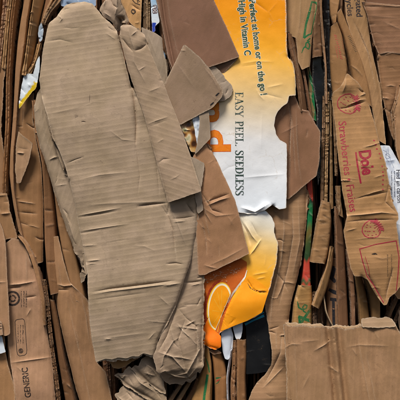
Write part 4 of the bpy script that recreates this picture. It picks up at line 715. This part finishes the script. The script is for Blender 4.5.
S('top_lip', None, None, [(361.5, 319), (366, 318.4), (372, 316.8), (380, 318), (386, 316.6), (392, 318.4), (394.6, 322), (396, 326.5), (380, 327.6), (362, 327.4)], 10.6, c=(176, 144, 112), parent=Rb.o, fl=3, th=1.6, h=0.9, rough=0.5, tilt=(0, 0.12), nz=0.5, kref=10, wear=0.8)
S('cardboard_strip', 'frayed brown board end beyond the lower right box corner', 'cardboard', [(398, 310), (425, 300), (425, 372), (408, 352), (400, 336)], -4, c=(160, 126, 94), fl=45, h=1.2, rough=0.5, crump=(10, 1.4, 9, 1.0))
GR2 = ink((16, 106, 58), (172, 136, 92), 0.3)
X1 = S('cardboard_sheet', 'tan board with green ribbon print at the top right of the orange box', 'cardboard', [(284, -25), (319, -25), (318, 0), (315, 20), (312, 40), (310, 66), (302, 70), (298, 62), (296, 38), (284, 33)], -2.5, c=(170, 132, 90), fl=82, nz=1.0, h=1.1, cr=[([(301, -20), (300, 20), (297, 40)], 0.8, 1.2), ([(318, -20), (314, 24), (311, 66)], -4.5, 3, False)], crump=(6, 0.7, 12, 1.0))
strokes(X1, 'printed_ribbon', [([(312, 1), (309.5, 12), (306, 24), (304, 38)], [1.0, 2.4, 2.0, 2.2]), ([(304, 38), (308, 35), (311.6, 33.5)], [2.0, 1.4, 1.0]), ([(312, 2), (316, 2.4), (317.5, 5)], [1.4, 2.0, 1.4]), ([(311.4, 33.5), (315.6, 12), (317, 5)], 0.9),
   ([(309.6, 41), (306, 43), (305.6, 47), (308.6, 49), (310, 45), (308, 42)], 1.2), ([(306, 46), (303.5, 48), (301.6, 53)], [1.4, 1.0, 0.6]), ([(307, 41), (310.4, 38)], 1.0)], GR2)
R('cardboard_strip', 'thin slanting board edge descending from the green ribbon board', 'cardboard', [(286, 33), (289, 50), (294, 68), (297, 85), (299.5, 112)], [(295.5, 35), (298, 52), (302, 70), (305, 88), (308.5, 112)], -3, -7, 3, c=(138, 104, 78), rough=0.3, cr=[([(291, 36), (297, 66), (302, 110)], -2.5, 1.2)])
R('cardboard_strip', 'second thin slanting board edge between slanting edge and green strip', 'cardboard', [(299, 62), (303.5, 80), (306, 96), (309, 116)], [(302.6, 62), (306.6, 80), (309.4, 96), (312.6, 118)], -8, -11, 3, c=(128, 92, 68), rough=0.4)
gs = R('printed_strip', 'narrow green printed board edge next to the black gap upper right', 'cardboard', [(306, 66), (307.6, 80), (308.4, 95), (310.6, 118)], [(309, 66), (312.6, 80), (314.6, 95), (316.8, 122)], -12, -13, 3, c=(150, 116, 76), mat='print', colour=lambda x, y: np.where(((x - 308.6 - (y - 66) * 0.12) > -0.4 + 0.9 * np.sin(y * 0.3))[:, None], np.array(lin((12, 104, 56))), np.array(lin((120, 104, 66)))), h=0.8)
S('black_sheet', 'black sheet standing in the gap right of green strip', 'plastic', [(313, 56), (320, 55), (325, 62), (327, 90), (325, 130), (322, 165), (318, 186), (316, 150), (317, 110), (312, 78)], -13, mat='plastic', colour=(9, 10, 14), th=1.0, nz=1.6, crump=(8, 1.0, 18, 1.2, 85))  # near-black sheet filling the gap
R('cardboard_strip', 'crumpled dark brown board bulging above the black sheet', 'cardboard', [(317, -25), (316, 10), (312.4, 34), (312, 58)], [(323, -25), (321.5, 8), (322, 30), (323.6, 56)], -7, -8, 4, c=(138, 106, 80), rough=0.4, crump=(14, 1.6, 8, 0.9))
R('cardboard_strip', 'sharp thin brown board edge slicing down beside the black sheet', 'cardboard', [(319, -25), (319.4, 12), (322, 44), (324.6, 70), (325, 104)], [(322, -25), (322.2, 12), (325, 44), (327, 70), (327.6, 104)], -3, -6, 2, c=(150, 116, 88), rough=0.3, th=1.6)
R('plastic_strip', 'crumpled black plastic edge left of the rounded tan tube', 'plastic', [(322, -25), (322, 0), (324, 30), (325, 70), (328, 100)], [(331, -25), (330, 8), (329.6, 30), (330, 70), (332.6, 100)], -7, -6, 2, mat='plastic', colour=(18, 16, 17), c=(30, 27, 28), rough=0.5, crump=(30, 2.2, 6, 0.8))
X3a = R('cardboard_strip', 'small tan board end at the top above the rounded tan tube', 'cardboard', [(328, -25), (328, 0), (330, 16), (332.6, 24)], [(345, -25), (341, 0), (337.4, 16), (335.6, 25)], -5, -5, 5, c=(166, 130, 92), crump=(8, 1.1, 9, 1))
X3 = R('cardboard_tube', 'rounded tan board roll with faint red lettering right of the black gap', 'cardboard', [(331, 26), (328.6, 45), (329, 65), (330.4, 82), (332.6, 96)], [(337, 22), (343, 36), (346.4, 55), (349, 70), (347, 86), (342, 96)], -7, -5, 9, c=(166, 129, 90), fl=86, crump=(12, 0.8, 9, 0.9, 5), mat='kraft')
rs_ = np.random.RandomState(21)
strokes(X3, 'printed_lettering', [([(333.6 + i * 0.55 + rs_.rand() * .4, 35 + i * 2.1), (336.0 + i * 0.5 + rs_.rand(), 35.6 + i * 2.1 + rs_.rand())], 0.55) for i in range(12)] + [([(340.4 + i * 0.35, 38 + i * 2.0), (342.0 + i * 0.35 + rs_.rand(), 38.3 + i * 2.0 + rs_.rand() * .8)], 0.5) for i in range(6)] + [([(335.4, 46), (337.4, 58)], 0.35)], ink((196, 66, 66), (172, 136, 98), 0.7))
X5 = S('cardboard_sheet', 'tan board strip with black recycling words at the top right', 'cardboard', [(342, -40), (362, -40), (365, 0), (367, 14), (369, 30), (372, 50), (376, 66), (381, 90), (384, 120), (386, 145), (378, 140), (370, 100), (362, 64), (352, 38), (346, 18)], -1.5, c=(166, 127, 86), fl=72, h=1.2, nz=1.2, cr=[([(352, 18), (360, 34), (368, 52), (376, 90)], -2.2, 1.4), ([(358, 26), (366, 46), (372, 62)], 1.4, 1.2), ([(365, 0), (369, 30), (376, 66), (384, 120)], -4, 2.6, False)], crump=(8, 0.9, 14, 1.0, 70))
BK2 = ink((34, 32, 40), (166, 130, 90), 0.45)
text(X5, 'printed_lettering', 'Corrugated', (354.4, -23.6), (0.055, 1), 8.8, BK2, bold=0.02, xs=0.98)
text(X5, 'printed_lettering', 'Recycles', (345.4, -12.8), (0.085, 1), 8.6, BK2, bold=0.02, xs=0.98)
X4 = R('cardboard_strip', 'long tan strip bending diagonally from the recycling words to the strawberries', 'cardboard', [(336, 14), (338, 24), (343, 36), (348.6, 60), (352, 80), (356, 96)], [(341, 8), (346, 20), (354, 40), (363, 62), (369, 84), (373, 108)], -1, -1, 5, c=(166, 129, 90), fl=70, crump=(8, 0.9, 14, 1.0, 60))
strokes(X4, 'printed_small_text', [([(347.4 + i * .72, 37 + i * 1.5), (349.8 + i * .72, 36 + i * 1.5)], 0.5) for i in range(11)], ink((92, 74, 56), (160, 128, 90), 0.6))
X6 = S('cardboard_sheet', 'broad smooth reddish brown board in the top right corner', 'cardboard', [(362, 1.6), (372, 2.4), (398, 5), (425, 5), (425, 56), (402, 54), (388, 52.5), (379, 54.5), (374, 42), (370, 26), (367, 14)], 0, c=(146, 106, 76), fl=2, nz=1.4, cr=[([(364, 4), (374, 40), (380, 56)], -3.5, 2.4, False), ([(366, 4), (396, 6.5), (420, 6)], 1.0, 1.0), ([(384, 22), (402, 30)], 0.8, 1.6), ([(370, 16), (400, 18)], 0.5, 1.4)], crump=(10, 0.6, 18, 1.2, 0))
S('cardboard_sheet', 'dark board edge along the very top of the right corner', 'cardboard', [(362, -25), (425, -25), (425, 6), (398, 6), (366, 4)], -6, c=(120, 84, 60), fl=2, rough=0.3)
X7 = S('cardboard_sheet', 'creased brown board below the top right corner with dark dent', 'cardboard', [(379, 52), (390, 51), (425, 54), (425, 160), (402, 158), (396, 146), (390, 130), (386, 112), (382, 90), (379, 70), (377, 58)], -1.5, c=(148, 108, 74), fl=4, nz=1.6, cr=[([(381, 56), (392, 53), (402, 54)], 1.2, 1.2), ([(397, 84), (395, 100), (391, 112), (394, 130), (398, 150)], -3.6, 1.6), ([(391, 112), (396, 117)], -3, 1.8), ([(380, 97), (390, 99)], 1.6, 1.2), ([(378, 60), (382, 90), (390, 130), (396, 150)], -5, 2.6, False), ([(385, 108), (391, 113)], -1.4, 1.2)], crump=(10, 0.8, 14, 1.0, 5))
S('cardboard_strip', 'upright brown board seen right of the creased board at the picture edge', 'cardboard', [(394, 110), (402, 80), (425, 78), (425, 180), (402, 172), (396, 150)], 1.5, c=(166, 126, 90), fl=80, cr=[([(402, 80), (395, 112), (397, 150), (402, 172)], -4, 2.4, False)], crump=(6, 0.8, 12, 1))
Zl = S('paper_sheet', 'white printed paper sheet sticking out behind the strawberry box', 'paper', [(380, 145.4), (389.6, 145.6), (392, 150), (398, 160.5), (404, 172), (425, 176), (425, 270), (402, 268), (396, 246), (388, 200), (384, 170)], 1.8, mat='paper', h=0.9, th=0.4, nz=1.4, crump=(10, 1.1, 12, 1.0), rough=0.15,
   colour=lambda x, y: lerp3(vnoise(x, y, 3.0, 4) + .5 + np.where(y < 165, -0.08, 0.1), [(0.05, (176, 186, 204)), (0.4, (214, 220, 230)), (0.8, (232, 236, 242))]))
text(Zl, 'printed_lettering', 'Find un carton', (396.2, 169.5), (0.03, 1), 6.2, ink((36, 36, 48), (210, 214, 224), 0.25), bold=0.01, xs=0.92)
strokes(Zl, 'printed_small_text', scribble(391.6, 171, 394.6, 198, 2, 1.3), ink((60, 64, 84), (210, 214, 224), 0.5))
strokes(Zl, 'printed_map_line', [([(383, 150), (387, 152), (386, 158), (389, 162)], 0.4), ([(388, 147), (389, 156), (394, 168)], 0.35), ([(385.4, 154), (391, 158)], 0.35), (ring(387.6, 156, 2.4), 0.35)], ink((130, 140, 166), (210, 214, 224), 0.5))
# strawberry box
Y = S('fruit_box', 'tan box panel printed with red strawberries and a bold red logo', 'box', [(331.5, 97), (333, 92), (339, 88), (343, 82), (347, 73), (352, 77), (358, 82), (366, 94), (371, 110), (375, 125), (379, 143), (384.6, 163), (388, 184), (391.5, 203), (396.4, 213), (396.8, 219.4), (394.6, 222), (396.5, 236), (399, 252), (401.4, 272), (400, 284), (394, 292), (388, 297), (385.5, 304), (382.6, 304.6), (376, 296), (366, 279), (360.4, 275.5), (353, 275.5), (349.5, 268), (344, 242), (342.6, 231), (346, 215), (341.5, 190), (338, 160), (335, 122)], 6, c=(168, 126, 82), fl=4, h=1.2, th=2.4, nz=1.3, rough=0.2,
   cr=[([(338, 109), (346, 108), (356, 104.5), (366, 101.5)], -2.6, 1.2), ([(346, 106), (360, 100), (368, 99)], 1.4, 1.1), ([(358, 88), (362, 92), (367, 91)], -2.4, 1.2), ([(346, 78), (345, 86), (342, 94)], 1.6, 1.4), ([(352, 200), (364, 196), (388, 192)], -1.9, 1.2), ([(356, 198), (372, 192.5), (386, 189)], 1.4, 1.2), ([(341, 216), (360, 214.6), (380, 212.4), (396, 214)], 2.4, 1.6), ([(344, 222), (362, 220), (394, 219.6)], -2.0, 1.3), ([(372, 178), (382, 175)], 1.0, 1.0), ([(388, 184), (384, 202), (396, 214)], -1.6, 1.1), ([(344, 231), (356, 228)], 1.2, 1.0), ([(350, 240), (370, 237), (396, 238)], 0.8, 1.2),
       ([(331.5, 97), (335, 122), (338, 160), (341.5, 190), (346, 214)], -4, 2.2, False), ([(366, 94), (375, 125), (384, 163), (390, 200)], -3, 2.0, False), ([(362, 258), (366, 274), (384, 303)], -2.4, 1.3), ([(392, 266), (386, 290), (384, 303)], -2.4, 1.5), ([(360, 275), (376, 296)], -3, 2.4, False)],
   bumps=[(364, 170, 4, 30), (374, 262, 3, 16), (347, 86, 3, 7)], crump=(30, 0.8, 14, 1.0, -4), kinks=[([(320, 220), (410, 212)], -0.12), ([(320, 112), (380, 98)], 0.10)])
Y.lift = 0.12
MR = ink((150, 18, 50), (168, 126, 82), 0.35); MR2 = ink((162, 34, 62), (168, 126, 82), 0.5)
text(Y, 'printed_lettering', 'Strawberries', (338.2, 121.4), (0.095, 1), 11.2, MR2, bold=0.004, xs=0.94)
text(Y, 'printed_lettering', '\u2022 Fraises', (343.8, 178.6), (0.15, 1), 11.4, MR2, bold=0.004, xs=0.88)
text(Y, 'printed_logo', 'Dole', (358.0, 151.0), (0.145, 1), 16.6, MR, bold=0.034, xs=0.78, space=0.94)
strokes(Y, 'printed_logo_bar', [([(355.0, 152.4), (356.6, 167), (359.6, 183.5)], 1.7)], MR)
strokes(Y, 'printed_small_text', [([(px, py), (px + 1.7, py + 0.2)], [1.2, 1.5, 1.0]) for px, py in ((372.6, 140.6), (374, 144.8), (375.2, 149), (377.8, 153.8), (378.6, 158.2), (380.2, 166.4), (380.8, 172), (381.2, 175.4), (380.8, 179.8), (380.6, 184.4), (380.6, 189.4))], MR2)
def berry(cx, cy, a, s_):
    ca, sa = math.cos(a), math.sin(a); T = lambda u, v: (cx + s_ * (u * ca - v * sa), cy + s_ * (u * sa + v * ca)); out = []
    prof = [(-1.0, 0.05), (-0.97, -0.35), (-0.72, -0.66), (-0.3, -0.82), (0.12, -0.80), (0.42, -0.6), (0.56, -0.1), (0.5, 0.35), (0.3, 0.66), (-0.1, 0.78), (-0.5, 0.64), (-0.85, 0.36), (-1.0, 0.05)]
    out.append(([T(*p) for p in prof], 0.95))
    for u, v in ((-.7, -.25), (-.7, .2), (-.42, -.45), (-.4, 0.0), (-.42, .42), (-.12, -.28), (-.1, .22), (-.1, .55), (.1, -.55), (.14, 0.02), (-.55, -.1), (-.25, -.6)):
        out.append(([T(u - .06, v - .05), T(u + .06, v + .05)], [0.4, 1.0, 0.4]))
    for i in range(9):
        th_ = -1.35 + i * 0.34; out.append(([T(0.35 + 0.06 * math.cos(th_), 0.45 * math.sin(th_)), T(0.56 + 0.14 * math.cos(th_), 0.55 * math.sin(th_)), T(0.6 + 0.26 * math.cos(th_ + .1), 0.72 * math.sin(th_ + .1))], [0.6, 1.5, 0.4]))
        out.append(([T(0.5, 0.4 * math.sin(th_)), T(0.12 + 0.1 * math.cos(th_), 0.72 * math.sin(th_))], [0.9, 0.4]))
    return out
strokes(Y, 'printed_strawberry', berry(350.2, 104.0, -0.14, 12.6), MR2)
strokes(Y, 'printed_strawberry', berry(372.0, 228.4, -0.62, 11.2), MR2)
strokes(Y, 'printed_frame', [([(395, 240.4), (374, 244), (358.4, 248.6)], 0.9), ([(358.2, 248), (361, 260), (365.6, 275.2), (372, 284), (382.4, 302)], 0.9), ([(394.6, 240.2), (397.4, 257), (396.6, 272), (394.8, 290)], 0.9), ([(363.6, 256), (367, 267), (368.4, 276)], 0.5)], MR)
strokes(Y, 'tear_mark', [([(370, 253.6), (374, 253.2), (375.6, 254)], [0.5, 1.7, 0.4])], ink((40, 28, 22), (60, 44, 34), 0.2))
strokes(Y, 'printed_small_text', scribble(386, 254, 390, 276, 2, 1.4), ink((110, 84, 60), (176, 140, 98), 0.6))

# ------------------------------------------------------------------ lower right strips between the boxes
GX = 'thin board edges in the dark gap left of the strawberry box'
for l, r, a, b, bu, cc, lb in (
  ([(323, 96), (322, 140), (321, 180), (321, 212)], [(326.4, 96), (325.4, 140), (324.4, 180), (324, 212)], -12, -14, 3, (140, 110, 82), 'first thin board edge right of the black sheet, reaching the crumpled flap'),
  ([(326.6, 92), (326, 140), (325, 180), (324.6, 214)], [(329, 92), (328.8, 140), (328.4, 180), (328, 214)], -9, -12, 3, (164, 134, 96), 'pale second thin board edge above the crumpled flap'),
  ([(329.2, 96), (329.4, 140), (329.4, 180), (329, 210)], [(331.8, 96), (332.4, 140), (333.4, 180), (333.8, 208)], -10, -9, 3, (150, 122, 86), 'third thin board edge in the gap beside the strawberry box'),
  ([(331.6, 92), (333.6, 130), (334.6, 160), (335, 176)], [(333.4, 92), (336, 130), (337, 160), (337.2, 176)], -6, -10, 2, (146, 116, 84), 'short board edge pressed against the strawberry box left side'),
  ([(335.8, 186), (336.4, 200), (338, 215)], [(341, 186), (341.4, 200), (344, 218)], -5, -5, 2, (160, 128, 94), 'stubby board end beside the word on the strawberry box')):
    R('cardboard_strip', lb, 'cardboard', l, r, a, b, bu, c=cc, group=GX, rough=0.35, h=0.8, th=1.8)
R('printed_strip', 'narrow board edge with red and green print left of the black gap', 'cardboard', [(305.6, 176), (307, 200), (306, 226), (303, 262), (300, 292)], [(312, 172), (314, 200), (313, 222), (310.4, 262), (312, 292)], -9, -11, 3, c=(150, 116, 76), mat='print', h=0.9, wear=0.2,
   colour=lambda x, y: lerp3(y + 2.0 * np.sin(x), [(170, (120, 84, 40)), (178, (190, 70, 46)), (197, (180, 60, 42)), (200, (20, 30, 24)), (206, (16, 100, 54)), (222, (20, 110, 60)), (232, (106, 90, 40)), (244, (60, 80, 40)), (258, (40, 70, 40)), (262, (196, 70, 52)), (278, (200, 74, 56)), (282, (20, 90, 54)), (286, (190, 66, 46)), (292, (120, 90, 60))]))
cf = R('cardboard_flap', 'crumpled tan flap with ripples hanging in the gap at mid height', 'cardboard', [(322, 200), (318, 215), (315, 232), (311, 252), (309.5, 262)], [(331, 203), (332.6, 222), (331, 240), (328.6, 256), (326, 264)], -4, -6, 6, c=(164, 130, 94), fl=5, rough=0.4, crump=(30, 1.5, 8, 0.9, 5))
for i, (l, r, cc, lb) in enumerate((([(334, 206), (335, 240), (336, 290), (338, 345)], [(342, 212), (345, 240), (348, 290), (350.6, 345)], (146, 110, 84), 'flat reddish strip with black print left of the strawberry box foot'),
    ([(346, 250), (350, 290), (352, 345)], [(353, 262), (355.4, 290), (356.4, 345)], (134, 100, 76), 'narrow dark strip under the left edge of the strawberry box'),
    ([(353, 268), (357, 295), (361, 345)], [(361, 268), (368, 295), (375, 345)], (160, 126, 84), 'tan strip below the strawberry box beside its folded point'),
    ([(362, 270), (369, 295), (374, 345)], [(370, 278), (381, 300), (381.6, 345)], (168, 134, 92), 'tan folded strip directly under the pointed red frame corner'))):
    q = R('cardboard_strip', lb, 'cardboard', l, r, -8 + (i == 0) * 2, -9, 4, c=cc, rough=0.3, kref=-5, group='strips under the strawberry box')
    if i == 0: strip0 = q
bp = R('cardboard_strip', 'brown board with heavy black printed shapes behind the curved board', 'cardboard', [(324, 258), (326, 290), (326, 345)], [(338, 258), (340, 290), (341.4, 345)], -13, -10, 2, c=(134, 104, 80), h=1.0)
strokes(bp, 'printed_shape', [([(334, 266), (331, 277), (335, 282)], [4, 5, 3]), ([(328, 289), (334, 292), (340, 293.6)], [2.5, 4.0, 3.4]), ([(330, 299), (341, 300)], 3.2), ([(333, 299), (334, 345)], 2.6), ([(339.4, 300), (340, 345)], 2.8)], ink((22, 24, 32), (110, 86, 66), 0.25))
R('cardboard_strip', 'curved tan board leaning left across the dark gap with cut lower end', 'cardboard', [(330, 246), (326, 266), (320, 283), (316, 294), (311.8, 305)], [(334.4, 248), (333, 266), (329, 284), (325, 296), (319.4, 309.4)], -4, -3, 3, c=(170, 136, 96), rough=0.15, th=2.6)
yb = R('printed_strip', 'tan board with green handwritten style print above the lower right box', 'cardboard', [(298, 285), (293, 303), (290, 345)], [(312.6, 286), (313.4, 303), (313, 345)], -6, -7, 3, c=(184, 148, 98), fl=4, cr=[([(294, 303), (312, 302)], 0.9, 0.9)])
strokes(yb, 'printed_lettering', [([(297, 301), (298.4, 307), (302, 309.4), (306, 308.4), (307, 305.4), (304.4, 304.4), (302.4, 307), (303.4, 311), (306.6, 313)], [0.6, 1.6, 1.6, 1.3, 1.2, 1.2, 1.4, 1.4, 1.0]), ([(298, 316), (303, 318), (308, 320), (312.8, 321)], [2.6, 3.2, 3.2, 2.6]), ([(299, 316), (299.6, 326)], 2.4), ([(312.8, 306), (309, 311), (304, 318), (299, 325)], [1.6, 2.4, 2.8, 2.6]), ([(310, 311), (313, 313)], 2.0)], GR2)
for i, (x0, x1) in enumerate(((313.4, 316), (316.6, 319.6), (320, 323))):
    R('cardboard_strip', ('leftmost', 'middle', 'rightmost')[i] + ' of three dark board edges above the lower right box', 'cardboard', [(x0, 292), (x0 + .6, 345)], [(x1, 292), (x1 + .6, 345)], -15, -17, 3, c=(112, 84, 62), group='dark edges above the lower right box', rough=0.4, h=0.9)
R('wire', 'thin pale bent strip rising above the torn box edge', 'strip', [(322, 292), (325, 312), (330, 324), (337, 334)], [(323.2, 292), (326.2, 312), (331.4, 323.4), (338.4, 333)], -6, -6, 0.5, c=(190, 172, 150), mat='smooth', th=0.6, h=0.6, crump=None, rough=0.0)
for i, (l, r, lb) in enumerate((([(400, 284), (394, 300), (386, 318), (380, 345)], [(404, 287), (397, 302), (389, 320), (384, 345)], 'left one of two slanted dark edges behind the lower right box'), ([(408, 288), (401, 304), (393, 322), (387, 345)], [(411, 290), (404, 306), (396.4, 323), (391, 345)], 'right one of two slanted dark edges behind the lower right box'))):
    R('cardboard_strip', lb, 'cardboard', l, r, -9, -12, 3, c=(130, 100, 74), group='slanted edges at the right picture edge', rough=0.5)
S('cardboard_flap', 'small rounded brown board end at the right edge below the strawberry box', 'cardboard', [(393, 292), (397, 287), (402, 284), (425, 280), (425, 300), (404, 300), (398, 299)], -1, c=(164, 124, 84), fl=4, h=0.9, rough=0.3, crump=(5, 1, 7, 1))
